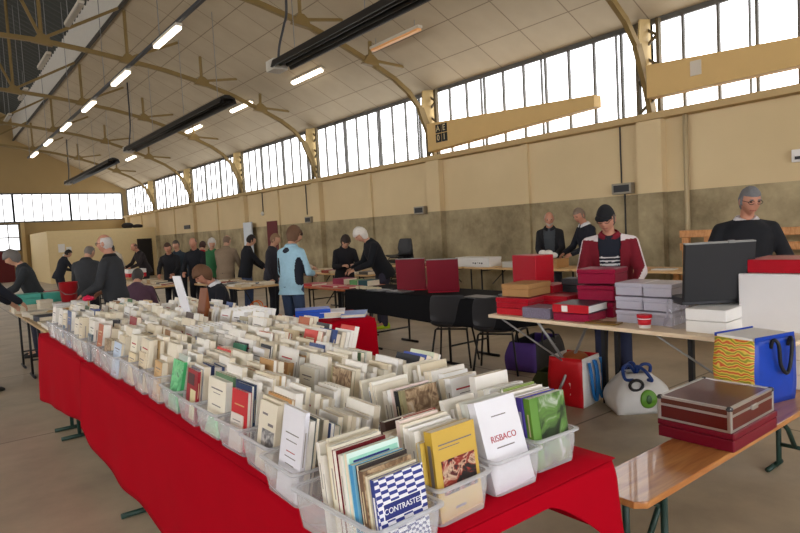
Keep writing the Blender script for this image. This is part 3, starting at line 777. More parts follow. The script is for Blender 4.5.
def drape(name, label, cat, x0, x1, y0, y1, z, hem, m, sides='LFR', seed=1, fold=.022, rot=0, loc=(0,0), group=None):
    """sheet over a table: flat top and hanging sides with soft folds; hem(side,u) is the height of the lower edge"""
    rnd = random.Random(seed); ph = [rnd.uniform(0,6.28) for _ in range(6)]
    r = .035; path = []                          # (point, outward normal, side, u)
    def line(a, b, nrm, side, n):
        for i in range(n+1):
            u = i/n; path.append(((a[0]+(b[0]-a[0])*u, a[1]+(b[1]-a[1])*u), nrm, side, u))
    def arc(c, a0, a1, sA, uA, n=6):
        for i in range(1,n):
            t = a0+(a1-a0)*i/n; path.append(((c[0]+r*math.cos(t), c[1]+r*math.sin(t)), (math.cos(t),math.sin(t)), sA, uA))
    if 'B' in sides: line((x1-r,y1),(x0+r,y1),(0,1),'B',int((x1-x0)/.03)+2); arc((x0+r,y1-r),PI/2,PI,'L',0)
    if 'L' in sides: line((x0,y1-r),(x0,y0+r),(-1,0),'L',int((y1-y0)/.03)+2)
    if 'L' in sides and 'F' in sides: arc((x0+r,y0+r),PI,1.5*PI,'L',1)
    if 'F' in sides: line((x0+r,y0),(x1-r,y0),(0,-1),'F',int((x1-x0)/.03)+2)
    if 'F' in sides and 'R' in sides: arc((x1-r,y0+r),1.5*PI,2*PI,'F',1)
    if 'R' in sides: line((x1,y0+r),(x1,y1-r),(1,0),'R',int((y1-y0)/.03)+2)
    nr = 14; P = []; s = 0; prev = None
    for p, nrm, sd, u in path:
        if prev: s += math.hypot(p[0]-prev[0], p[1]-prev[1])
        prev = p
        h = hem(sd, u); col = []
        for j in range(nr+1):
            q = j/nr; d = (z-h)*q
            am = fold*min(1, d/.35)*(.35+.65*q)
            w_ = am*(math.sin(s*6+ph[0])*.6+math.sin(s*11+ph[1])*.3*q+math.sin(s*2.7+ph[2])*.9) + .012*min(1,d/.05) + .012*q*min(1,(z-h)/.4)
            if j == 0: w_ = 0
            zz = z - d - (0 if j else 0)
            col.append((p[0]+nrm[0]*w_ - loc[0]*0, p[1]+nrm[1]*w_, zz))
        P.append(col)
    b = MB(); b.grid(P)
    # top sheet follows the same edge
    n = len(P); edge = [c[0] for c in P]
    nx, ny = 12, max(6,int((y1-y0)/.12)); G = []
    for i in range(nx+1):
        x = x0+(x1-x0)*i/nx; G.append([(x if 0<i<nx else x, y0+(y1-y0)*j/ny, z+ (0 if i in (0,nx) or j in (0,ny) else .0015*math.sin(x*23+j)*math.cos(j*1.7+i))) for j in range(ny+1)])
    b.grid(G)
    o = b.build(name, m, None, True, (loc[0],loc[1],0), rot)
    sd_ = o.modifiers.new('thick','SOLIDIFY'); sd_.thickness = .003; sd_.offset = 1
    return tag(o, label, cat, group)

table('folding table under the near half of the red cloth, green feet showing below', .82,1.70,1.14,3.80,.735,leg=M_green,insets=(.45,.2),footx=True)
table('folding table under the far half of the red cloth, green feet showing below', .82,1.70,3.82,6.45,.735,leg=M_green,insets=(1.6,.73),footx=True)
table('bare folding table carrying the right-hand row of book boxes', 1.72,2.20,2.90,6.40,.738,leg=M_legblk)
def hemA(sd, u):
    if sd == 'L': return .20-.04*u+.015*math.sin(u*19)+ (.10*math.exp(-(u/.04)**2))
    if sd == 'F':
        if u < .22: return .16+(.70-.16)*(u/.22)**.6
        if u < .62: return .70
        return .70-.24*((u-.62)/.38)**1.3
    return .46+.1*u
def hemB(sd, u):
    return .15+.15*u
drape('tablecloth','long bright red cloth hanging over the near half of the book table','tablecloth',.80,1.715,1.115,4.60,.742,hemA,M_red,'LFR',3,fold=.012)
drape('tablecloth','bright red cloth covering the far end of the book table, beyond the seam','tablecloth',.80,1.715,4.55,6.47,.745,hemB,M_red,'L',8,fold=.016)
table('small folding table hidden under a red cloth beside the blue file', 2.72,3.22,4.55,5.15,.735)
drape('tablecloth','small square red cloth on the side table under the blue file','tablecloth',-.30,.30,-.37,.37,.742,lambda sd,u: .26,M_red,'BLFR',5,fold=.012,rot=math.radians(-18),loc=(2.97,4.85))
M_pale = mat('pale_table_board', (226,204,172), .45, var=.05)
M_steel = mat('brushed_steel_tube', (150,150,150), .35, .6)
# the dealer's table with crossed trestles
t = thing('trestle_table', 'pale topped trestle table loaded with red boxes in front of the man in the cap', 'table', (4.13,2.47,0))
b = MB(); b.box(-.38,.38,-1.14,1.14,.732,.76); b.build('tabletop', M_pale, t, bevel=.004)
for yy in (-.75,.62):
    for xx, x2 in ((-.34,.28),(.34,-.28)):
        b = MB(); b.tube([(xx,yy+.02*(1 if xx<0 else -1),.73),(x2,yy+.02*(1 if xx<0 else -1),.012)], .012, 8); b.build('leg', M_steel, t, True)
    b = MB(); b.tube([(-.34,yy+.40,.725),(-.05,yy,.36)], .008, 6); b.build('brace', M_steel, t, True)
for yy in (.30,.42,-.30):
    b = MB(); b.box(.20,.235,yy-.018,yy+.018,0,.73); b.build('post', M_legblk, t)
# black covered table
table('table under the black cloth, carrying the two dark red cases', 4.46,5.20,4.06,6.92,.745,insets=(.9,.5))
M_blkcloth = cloth_mat('black_cloth', (26,26,28))
drape('tablecloth','black cloth hanging short over the table with the dark red cases','tablecloth',4.445,5.215,4.045,6.93,.752,lambda sd,u:.47+.01*math.sin(u*7),M_blkcloth,'LF',4,fold=.008)
M_orange = mat('orange_brown_board', (176,92,50), .5, var=.1)
table('orange brown topped table with flat red folders, left of the black cloth', 4.48,5.20,6.97,8.40,.75,M_orange)
table('middle distance table covered in loose books, left of the blue jacket', 3.86,4.52,8.95,11.0,.75,M_wood)
table('farther table of loose books behind the seated brown haired man', 3.05,3.70,11.15,13.3,.75,M_wood)
table('distant table of boxes before the pale partition', 3.1,3.75,14.9,17.0,.75,M_wood)
table('distant table under the doorway people', 3.5,4.1,17.7,19.5,.75,M_wood)
table('wall table with the cartons in front of the bearded man', 7.25,7.90,5.36,7.5,.82,M_wood)
table('wall table right of the man in the cap', 7.25,7.90,3.10,5.3,.82,M_wood)
table('wall table with the long white carton', 7.25,7.90,7.56,9.7,.82,M_wood)
table('narrow table of books behind the white haired person', 6.15,6.80,8.8,11.2,.75,M_wood)
table('far left table of papers nearest the red cloth', .88,1.52,6.62,8.05,.74,M_plank)
table('far left table with the red bucket and teal boxes', .88,1.52,8.12,9.65,.74,M_plank)

# black stacking chairs
def chair(label, loc, rot, group=None):
    M_black = mat('chair_plastic',(42,42,44),.5)
    t = thing('plastic_chair', label, 'chair', loc, rot, group)
    prof = [(.22,.425,.20),(.20,.445,.205),(.10,.440,.215),(-.02,.432,.22),(-.12,.430,.215),(-.175,.445,.21),(-.205,.49,.21),(-.222,.56,.215),(-.235,.64,.215),(-.25,.72,.205),(-.262,.775,.19),(-.268,.80,.165)]
    def surf(z0, z1, nm):
        b = MB(); G = []
        for y, z, w in prof[z0:z1]:
            row = []
            for i in range(13):
                u = -1+2*i/12; row.append((w*u, y+(.05*u*u if z > .5 else 0), z+(.035*abs(u)**3 if z < .5 else 0) ))
            G.append(row)
        b.grid(G); o = b.build(nm, M_black, t, True); s_ = o.modifiers.new('thick','SOLIDIFY'); s_.thickness = .008; s_.offset = 0
        o.modifiers.new('sub','SUBSURF').levels = 1
    surf(0,7,'seat'); surf(6,12,'backrest')
    for sx in (-1,1):
        for y0, y1 in ((.13,.21),(-.13,-.23)):
            l = MB(); l.tube([(sx*.16,y0*.4,.415),(sx*.175,y0,.405),(sx*.225,y1,.011)], .011, 8); l.build('leg', M_legblk, t, True)
    for yy in (.10,-.10):
        b = MB(); b.tube([(-.17,yy,.41),(.17,yy,.41)],.010); b.build('under_frame', M_legblk, t, True)
    return t
ch = chair('black plastic chair, left of the pair in front of the black cloth table', (4.56,4.92,0), 0)
dup(ch, (4.60,4.31,0), math.radians(HD(.84,.55)), 'black plastic chair, right of the pair, nearest the stack of red boxes')
ch.rotation_euler = (0,0,math.radians(HD(.84,.55)))
for i in range(6):
    dup(ch, (7.95,10.1+.012*i,.105*i), math.radians(HD(-.95,-.1)), 'black plastic chair in the stack by the wall, %s from the floor' % ORD[i])['group'] = 'stacked black chairs by the wall'

# bench
def wood_grain(name, c0, c1):
    m, nt, b = newmat(name); b.inputs['Roughness'].default_value = .28; b.inputs['Coat Weight'].default_value=.3
    tc = N(nt,'ShaderNodeTexCoord'); mp = N(nt,'ShaderNodeMapping'); mp.inputs['Scale'].default_value = (1.2,14,6)
    nt.links.new(tc.outputs['Object'], mp.inputs[0])
    n = N(nt,'ShaderNodeTexNoise'); n.inputs['Scale'].default_value=2.2; n.inputs['Detail'].default_value=6; n.inputs['Distortion'].default_value=.6; nt.links.new(mp.outputs[0], n.inputs['Vector'])
    r = N(nt,'ShaderNodeValToRGB'); e = r.color_ramp.elements; e[0].position=.3; e[0].color=lin(c0); e[1].position=.7; e[1].color=lin(c1)
    nt.links.new(n.outputs['Fac'], r.inputs['Fac']); nt.links.new(r.outputs['Color'], b.inputs['Base Color'])
    return m
M_bench = wood_grain('varnished_pine', (164,96,44), (206,146,84))
M_pine = wood_grain('pine_rail', (176,116,62), (206,150,92))
t = thing('bench', 'varnished pine folding bench with green steel legs at the lower right', 'bench', (3.11,1.335,0))
b = MB(); b.prism([(-1.1,-.10),(-1.06,-.135),(1.1,-.135),(1.1,.135),(-1.06,.135),(-1.1,.10)], .432, .46, 'z'); b.build('seat_board', M_bench, t, bevel=.005)
for xx in (-.86,.74):
    for yy in (-.085,.085):
        l = MB(); l.tube([(xx,yy,.43),(xx,yy,.04),(xx,yy*1.3,.014)], .015, 8); l.tube([(xx-.10,yy*1.3,.014),(xx+.10,yy*1.3,.014)],.014,8); l.build('leg', M_green, t, True)
    for zz in (.15,.36):
        c = MB(); c.tube([(xx,-.085,zz),(xx,.085,zz)],.012); c.build('crossbar', M_green, t, True)
    s_ = 1 if xx < 0 else -1
    c = MB(); c.tube([(xx,0,.15),(xx+s_*.10,0,.28),(xx+s_*.30,0,.43)],.013); c.build('brace', M_green, t, True)
# pine benches stacked on end behind the dealer at the right
t = thing('pine_rack', 'pine slatted rack standing against the wall behind the man in the black jumper', 'rack', (8.45,3.35,0))
for z, d in ((1.24,.10),(1.06,.10),(.62,.09)):
    b = MB(); b.box(-.03,.03,-1.6,.98,z-d/2,z+d/2); b.build('rail', M_pine, t, bevel=.006)
for i, y in enumerate((.93,.62,-.05,-.7,-1.5)):
    b = MB(); b.box(.03,.09,y-.05,y+.05,0,1.27); b.build('post', M_pine, t, bevel=.006)
b = MB(); b.box(-.34,.03,-1.6,.98,.72,.76); b.build('shelf', M_pine, t, bevel=.004)
for y in (.9,-1.5):
    b = MB(); b.box(-.33,-.27,y-.03,y+.03,0,.72); b.build('leg', M_pine, t)

# ------------------------------------------------------------------ goods
M_redbox = mat('red_lacquer_card', (186,6,28), .4, var=.05)
M_redfilm = mat('red_card_in_film', (168,4,28), .32, var=.12, scale=22, coat=.08, spec=.15)
M_pink = mat('raspberry_card', (146,8,52), .35, var=.08, coat=.08, scale=16, spec=.15)
M_craft = mat('brown_craft_card', (168,126,78), .7, var=.08)
M_wrap = clear_mat('clear_film', (222,224,236), .0, .08)
def carton(name, label, cat, x, y, z, w_, d_, h_, m, rot=0, lid=None, group=None, film=False, lidm=None, bev=.006):
    """a box; lid gives the height of its overlapping lid"""
    if lid or film:
        t = thing(name, label, cat, (x,y,z), rot, group)
        b = MB(); b.box(-w_/2,w_/2,-d_/2,d_/2,0,h_-(lid or 0)); b.build('base', m, t, bevel=bev)
        if lid:
            b = MB(); b.box(-w_/2-.004,w_/2+.004,-d_/2-.004,d_/2+.004,h_-lid,h_); b.build('lid', lidm or m, t, bevel=bev)
        if film:
            b = MB(); b.box(-w_/2-.007,w_/2+.007,-d_/2-.007,d_/2+.007,.001,h_+.005)
            b.build('film_wrap', M_wrap, t, bevel=.012)
        return t
    b = MB(); b.box(-w_/2,w_/2,-d_/2,d_/2,0,h_)
    return tag(b.build(name, m, None, False, (x,y,z), rot, bevel=bev), label, cat, group)
Z = .76; r0 = math.radians(4)
carton('red_box','bright red flat box at the bottom left of the dealer table','box',4.03,3.42,Z,.42,.32,.055,M_redbox,r0)
carton('red_box','film wrapped red box under the brown craft box','box',4.03,3.42,Z+.057,.42,.32,.085,M_redfilm,r0,lid=.04,film=True)
carton('craft_box','brown craft card box on top of the left red stack','box',4.02,3.41,Z+.150,.34,.26,.105,M_craft,r0+.05,lid=.04)
carton('red_box','red box under the upright red case at the back of the table','box',4.34,3.46,Z,.28,.34,.11,M_redbox,r0)
carton('red_box','second red box up under the upright red case','box',4.34,3.47,Z+.112,.28,.34,.10,M_redfilm,r0,film=True)
carton('red_box','upright square red case wrapped in film, tallest on the dealer table','box',4.32,3.58,Z+.22,.20,.34,.25,M_redfilm,r0-.3,film=True)
carton('red_box','single red box between the craft box and the raspberry stack','box',4.20,3.20,Z+.062,.28,.30,.085,M_redfilm,r0,lid=.04,film=True)
carton('red_box','flat red box beneath the single red box at the table centre','box',4.20,3.20,Z,.28,.30,.060,M_redbox,r0)
M_coin = mat('silver_speckled_card', (120,112,130), .3, var=.5, scale=90)
carton('coin_tray','bubble wrapped silver speckled tray on the table front edge','tray',3.89,3.13,Z,.22,.26,.085,M_coin,r0,film=True)
carton('raspberry_box','raspberry box wrapped in film under the red ring binder','box',3.93,2.82,Z,.26,.30,.06,M_pink,r0,film=True)
t = thing('ring_binder','red and black ring binder with a white label lying on the raspberry box','binder',(3.93,2.81,Z+.068),r0+.04)
b = MB(); b.box(-.155,-.148,-.15,.15,0,.062); b.build('spine', M_redbox, t, bevel=.002)
b = MB(); b.box(-.15,.15,-.15,.15,.056,.062); b.box(-.15,.15,-.15,.15,0,.005); b.build('cover', mat('dark_marbled_board',(52,46,54),.4,var=.3,scale=60), t, bevel=.002)
b = MB(); b.box(-.14,.145,-.142,.142,.005,.056); b.build('pages', M_white, t)
b = MB(); b.box(-.1565,-.155,.02,.07,.008,.054); b.build('label', M_white, t)
carton('black_case','closed black case at the back of the dealer table','case',4.44,3.13,Z,.14,.34,.26,mat('black_leatherette',(34,34,38),.5),r0,lid=.06)
for i in range(3):
    carton('raspberry_box','raspberry box in film, %s of the three stacked beside the man in the cap' % ('bottom','middle','top')[i],'box',4.22,2.80,Z+i*.128,.26,.30,.115,M_pink,r0+.06*i,lid=.035,film=True,group='stacked raspberry boxes')
M_clearbox = clear_mat('clear_storage_plastic', (206,204,218), .62, .2)
for i in range(3):
    for j in range(2):
        t = carton('clear_plastic_box','clear plastic box in film, %s %s of the block of six' % (('bottom','middle','top')[i],('left','right')[j]),'box',4.10,2.43-j*.215,Z+i*.100,.28,.20,.090,M_clearbox,r0,lid=.03,group='block of clear plastic boxes',film=(i<2))
b = MB(); b.box(-.06,.06,-.12,.12,0,.012); tag(b.build('flat_tray', mat('yellow_brown_tray',(120,92,40),.4,var=.3,scale=30), None, False, (3.85,2.56,Z), r0, bevel=.003), 'flat yellow brown tray in front of the clear plastic boxes', 'tray')
t = thing('small_tub','small red and white plastic tub before the clear boxes','tub',(3.85,2.24,Z))
b = MB(); b.lathe([(.038,0),(.046,.080),(.045,.080),(.037,.006)],20); b.build('tub_body', M_white, t, True)
b = MB(); b.lathe([(.0465,.068),(.050,.068),(.050,.090),(.0465,.090)],20); b.build('rim', M_redbox, t, True)
b = MB(); b.lathe([(.0410,.022),(.0452,.060),(.0440,.060),(.0400,.022)],20); b.build('red_band', M_redbox, t, True)
b = MB()
b.grid([[(.11*math.cos(a)*(1-.35*h_)+.012*math.sin(a*5+h_*4), .10*math.sin(a)*(1-.25*h_)+.012*math.cos(a*7), .19*h_) for a in [2*PI*k/28 for k in range(29)]] for h_ in [q/8 for q in range(9)]])
o = tag(b.build('plastic_bag', clear_mat('thin_grey_bag',(190,188,198),.30,.15), None, True, (4.02,2.08,Z)), 'crumpled see-through plastic bag right of the small red tub', 'bag')
for i in range(2):
    carton('white_flat_box','white flat box, %s of two under the open black case' % ('lower','upper')[i],'box',4.09,1.84,Z+i*.078,.48,.25,.075,M_white,r0-.02)
carton('white_box','big white cardboard box beneath the raspberry wrapped parcel','box',4.35,1.55,Z,.46,.40,.36,mat('white_cardboard',(214,212,212),.7,var=.03),r0)
carton('red_parcel','raspberry red parcel in shiny film on the big white box','parcel',4.36,1.53,Z+.362,.40,.36,.085,M_redfilm,r0,film=True)
for i in range(3):
    carton('white_low_box','white cardboard box, %s of three stacked beyond the bench end' % ('bottom','middle','top')[i],'box',4.06,1.34,.462+i*.088,.22,.24,.085,M_white,r0,group='white boxes on the bench end')
t = thing('open_case','open black case with its lid raised, standing on the white flat boxes','case',(4.05,1.85,Z+.165),math.radians(HD(-.62,-.79))+PI)
b = MB(); b.box(-.22,.22,.0,.20,0,.05); b.build('case_base', mat('black_leatherette',(34,34,38),.5), t, bevel=.004)
b = MB(); b.M = Matrix.Translation((0,-.002,.03)) @ Matrix.Rotation(math.radians(6),4,'X'); b.box(-.225,.225,-.035,0,0,.375); b.build('lid', mat('black_board',(22,22,25),.6), t, bevel=.004)
b = MB(); b.M = Matrix.Translation((0,-.002,.03)) @ Matrix.Rotation(math.radians(6),4,'X'); b.box(-.225,.225,-.036,.002,.372,.380); b.box(.05,.09,-.042,-.02,.372,.388); b.build('metal_edge', M_grey, t)
# two dark red cases with raised lids on the black cloth
M_dkred = mat('dark_red_leatherette', (118,14,34), .4)
for i, (x, y) in enumerate(((4.78,5.88),(4.80,5.32))):
    t = thing('display_case','dark red display case with raised lid, %s of the two' % ('left','right')[i],'case',(x,y,.755),math.radians(HD(.80,.6)+ (8 if i else 0)))
    b = MB(); b.box(-.18,.18,0,.30,0,.05); b.build('case_base', mat('crimson_tray',(186,14,40),.5), t, bevel=.004)
    b = MB(); b.M = Matrix.Translation((0,0,.02)) @ Matrix.Rotation(math.radians(8 if i else 4),4,'X'); b.box(-.185,.185,-.035,0,0,.38); b.build('lid', M_dkred, t, bevel=.005)
    b = MB(); b.M = Matrix.Translation((0,0,.02)) @ Matrix.Rotation(math.radians(8 if i else 4),4,'X'); b.box(-.185,.185,-.036,.001,.378,.385); b.build('metal_edge', M_grey, t)
M_trays = mat('white_speckled_tray', (90,90,92), .4, var=.9, scale=60)
for i, (x, y) in enumerate(((4.58,6.3),(4.60,5.9),(4.62,4.55),(4.95,4.35))):
    b = MB(); b.box(-.10,.10,-.16,.16,0,.015); tag(b.build('coin_tray', M_trays, None, False, (x,y,.755), 0, bevel=.003), 'flat black and white speckled coin tray, %s from the left on the black cloth' % ORD[i], 'tray')
def flat(name, label, cat, x, y, z, w_, d_, h_, rgb, rot=0, group=None):
    """a closed book or folder lying flat: cover with page block"""
    m = mat('board_%d_%d_%d' % rgb, rgb, .5, var=.06)
    t = thing(name, label, cat, (x,y,z), rot, group)
    b = MB(); b.box(-w_/2,w_/2,-d_/2,d_/2,0,.003); b.box(-w_/2,w_/2,-d_/2,d_/2,h_-.003,h_); b.box(-w_/2,-w_/2+.003,-d_/2,d_/2,0.003,h_-.003); b.build('cover', m, t)
    b = MB(); b.box(-w_/2+.003,w_/2-.004,-d_/2+.004,d_/2-.004,.003,h_-.003); b.build('pages', mat('page_edges',(222,212,190),.8,var=.05,scale=80), t)
    return t
# orange table goods
for i, (x, y, w_, d_, h_, c, lb) in enumerate(((4.66,8.1,.26,.34,.03,(176,40,50),'flat red folder at the left end of the orange topped table'),(4.68,7.55,.24,.32,.02,(190,50,60),'flat red folder on the front edge of the orange topped table, second from left'),
        (4.70,7.15,.24,.30,.02,(176,48,44),'flat red folder on the orange topped table nearest the black cloth'),(4.98,7.72,.24,.30,.09,(150,26,66),'raspberry folder stack by the pale blue jacket'),
        (4.98,7.36,.18,.20,.075,(96,160,92),'light green box file left of the teal one'),(5.0,7.12,.22,.22,.08,(20,74,80),'dark teal box file before the white haired person'))):
    flat('folder', lb, 'folder', x, y, .75, w_, d_, h_, c)
for i in range(7):
    b = MB(); b.box(-.035,.035,-.03,.03,0,.035); tag(b.build('small_packet', mat('cream_packet',(206,192,160),.7), None, False, (4.62+.02*(i%2),6.82-.075*i,.755), .2*i, bevel=.003), 'small cream packet on the black cloth, %s from the orange table' % ORD[i], 'packet', 'small cream packets in a row')
# side table goods
t = thing('box_file','bright blue box file lying on the small red cloth','file',(2.83,4.97,.747),math.radians(-28))
b = MB(); b.box(-.16,.16,-.12,.12,0,.085); b.build('file_body', mat('bright_blue_plastic',(14,74,186),.35), t, bevel=.006)
b = MB(); b.box(-.1605,.1605,-.1205,.1205,.060,.063); b.build('lid_seam', mat('deep_blue',(8,44,120),.4), t)
flat('paper_stack','stack of white paper between the blue file and the pale blue folder','paper',3.00,4.90,.747,.24,.30,.05,(232,232,236),math.radians(-34))
flat('folder','pale blue folder on the right end of the small red cloth','folder',3.13,4.72,.747,.22,.30,.03,(120,146,212),math.radians(-40))
# wall table goods
t = carton('white_carton','long white carton with black scribbles on the wall table','carton',7.50,7.40,.82,.30,.80,.16,M_white,0,lid=.05)
for i in range(5):
    b = MB(); b.box(-.153,-.151,-.25+.05*i,-.22+.05*i,.05+.008*(i%3),.075); b.build('scribble', M_black, t)
carton('open_carton','brown cardboard carton in front of the man in the dark suit','carton',7.55,5.95,.82,.32,.52,.13,M_craft,.05,lid=.03)
carton('open_carton','low white carton in front of the bearded man','carton',7.52,6.5,.82,.30,.48,.09,mat('greyish_white_card',(196,194,186),.7),-.04,lid=.03)
for i in range(4):
    flat('leaflet','pale leaflet lying on the wall table, %s right of the man in the cap' % ORD[i],'leaflet',7.5+.05*(i%2),4.9-.42*i,.82,.2,.28,.012,((220,214,200),(198,120,110),(214,210,206),(160,170,180))[i],.1*i)
rr = random.Random(5)
PAL = [(224,214,192),(206,190,160),(190,166,128),(232,228,220),(150,60,50),(196,176,140),(110,120,130),(214,204,184),(176,146,104),(90,84,76)]
def spread(rect, z, nx, ny, label, hmax=.05, pal=PAL, skip=.12, avoid=()):
    x0,x1,y0,y1 = rect; k = 0
    for j in range(ny):
        for i in range(nx):
            if rr.random() < skip: continue
            x = x0+(x1-x0)*(i+.5)/nx; y = y0+(y1-y0)*(j+.5)/ny
            if any(abs(x-a)<c and abs(y-b)<d for a,b,c,d in avoid): continue
            c = rr.choice(pal); w_ = min((x1-x0)/nx*.86, .24); d_ = min((y1-y0)/ny*.80,.30)
            flat('book', label % (ORD[j]+' row from its near end, '+('left','middle','right')[i if nx==3 else i*2]), 'book', x, y, z, w_, d_, rr.uniform(.015,hmax), c, rr.uniform(-.06,.06), 'books flat on the tables'); k += 1
spread((3.88,4.50,9.0,10.95), .75, 3, 7, 'closed book flat on the middle distance table, %s')
spread((3.08,3.68,11.2,13.25), .75, 2, 7, 'closed book flat on the farther loose book table, %s', .07)
spread((6.18,6.78,8.85,11.15), .75, 2, 7, 'closed book flat on the narrow table, %s', .06)
spread((3.13,3.72,14.95,16.95), .75, 2, 6, 'box or book flat on the distant partition table, %s', .14)
spread((3.52,4.08,17.75,19.45), .75, 2, 5, 'book flat on the distant doorway table, %s', .10)
spread((7.30,7.85,8.45,9.6), .82, 2, 4, 'book flat on the white carton table, %s', .05)
carton('red_white_tub','red and white carton on the farther table, behind the purple jumper','carton',3.4,13.05,.86,.34,.3,.16,M_redbox,0,lid=.08,lidm=M_white)
# far left tables: papers, bucket, boxes
for i, (x, y, w_, d_, h_, c, lb) in enumerate(((1.06,6.92,.30,.40,.03,(226,222,214),'white paper pile at the near end of the far left table'),(1.06,7.30,.28,.26,.025,(206,196,172),'cream magazine pile behind the white papers'),
        (1.10,7.62,.34,.30,.06,(44,50,66),'dark bound album on the far left table'),(1.08,7.92,.30,.24,.05,(214,206,186),'cream magazine pile beyond the dark album'),(1.36,7.12,.24,.3,.02,(200,110,110),'pinkish magazine near the red cloth end'),
        (1.38,7.52,.22,.3,.05,(196,184,156),'tan magazine pile right of the dark album'),(1.06,8.32,.3,.28,.06,(220,212,196),'off white pile at the near end of the bucket table'),(1.36,7.86,.22,.24,.09,(70,60,54),'dark brown book stack on the far left table'))):
    flat('paper_pile' if 'pile' in lb else 'magazine', lb, 'papers', x, y, .74, w_, d_, h_, c, .03*i)
t = thing('bucket','red metal bucket standing on the far left table','bucket',(1.40,8.42,.862))
b = MB(); b.lathe([(.085,0),(.105,.23),(.110,.235),(.107,.24),(.100,.235),(.080,.008)],24); b.build('bucket_body', mat('red_enamel',(168,24,34),.35), t, True)
b = MB(); b.tube([(-.107,0,.225),(-.11,-.03,.16),(-.06,-.10,.10),(0,-.115,.09),(.06,-.10,.10),(.11,-.03,.16),(.107,0,.225)],.004,6); b.build('handle', M_grey, t, True)
carton('teal_box','teal file box at the left edge, left of two','box',1.02,8.95,.841,.26,.26,.13,mat('teal_card',(70,166,150),.5),0,lid=.05,group='teal boxes')
carton('teal_box','teal file box at the left edge, right of two','box',1.28,8.98,.841,.22,.26,.12,mat('teal_card',(70,166,150),.5),.1,lid=.05,group='teal boxes')
carton('red_tin','red tin behind the teal boxes','tin',1.36,9.34,.74,.16,.16,.22,mat('red_enamel',(168,24,34),.35),.2,lid=.05)
carton('white_carton','white carton with a blue picture right of the red bucket','carton',1.46,8.10,.74,.14,.20,.15,M_white,.15,lid=.03,lidm=M_white)
carton('cream_carton','upright cream carton left of the red bucket','carton',1.16,8.62,.74,.14,.16,.16,mat('cream_card',(214,204,182),.7),.1,lid=.04)
t = thing('open_book','brown open book propped on the far left table before the bucket','book',(1.18,8.0,.74+.055),.5)
b = MB(); b.M = Matrix.Rotation(math.radians(28),4,'Y'); b.box(0,.15,-.1,.1,0,.02); b.build('right_half', mat('board_90_84_76',(90,84,76),.5), t)
b = MB(); b.M = Matrix.Rotation(math.radians(-28),4,'Y'); b.box(-.15,0,-.1,.1,0,.02); b.build('left_half', mat('tan_board',(186,160,116),.6), t)

# things on the bench
t = thing('burgundy_case','flat burgundy case at the bottom of the two on the bench','case',(2.965,1.36,.46),math.radians(0))
b = MB(); b.box(-.235,.235,-.175,.175,0,.055); b.build('case_base', mat('burgundy_leatherette',(116,12,36),.4), t, bevel=.006)
b = MB(); b.box(-.237,.237,-.177,.177,.057,.085); b.build('lid', mat('burgundy_leatherette',(116,12,36),.4), t, bevel=.006)
t = thing('aluminium_case','brown lacquered case with aluminium edges on top of the burgundy case','case',(2.96,1.365,.546))
M_alu = mat('aluminium_edge', (206,204,200), .28, .8, var=.03)
a, d, h = .228, .168, .112
b = MB(); b.box(-a,a,-d,d,.004,h*.62); b.build('case_base', mat('mahogany_side',(92,22,20),.3,coat=.2), t)
b = MB(); b.box(-a,a,-d,d,h*.66,h-.003); b.build('lid', mat('brown_lacquer_top',(92,44,32),.32,var=.15,scale=5,coat=.25), t)
for k, (z0_, z1_) in enumerate(((0,.010),(h*.60,h*.645),(h*.655,h*.70),(h-.010,h))):
    b = MB()
    for xs in (-1,1): b.box(xs*(a-.006)-.008,xs*(a-.006)+.008,-d-.002,d+.002,z0_,z1_)
    for ys in (-1,1): b.box(-a-.002,a+.002,ys*(d-.006)-.008,ys*(d-.006)+.008,z0_,z1_)
    b.build('edge_strip', M_alu, t)
for xs in (-1,1):
    for ys in (-1,1):
        b = MB(); b.box(xs*(a-.006)-.009,xs*(a-.006)+.009,ys*(d-.006)-.009,ys*(d-.006)+.009,0,h); b.build('corner_post', M_alu, t, bevel=.003)
        b = MB(); b.ell((xs*(a-.008),ys*(d-.008),h-.008),(.016,.016,.012)); b.build('corner_cap', M_dkgrey, t, True)
b = MB(); b.box(-.03,.03,-d-.012,-d-.002,h*.55,h*.75); b.build('latch', M_alu, t, bevel=.002)
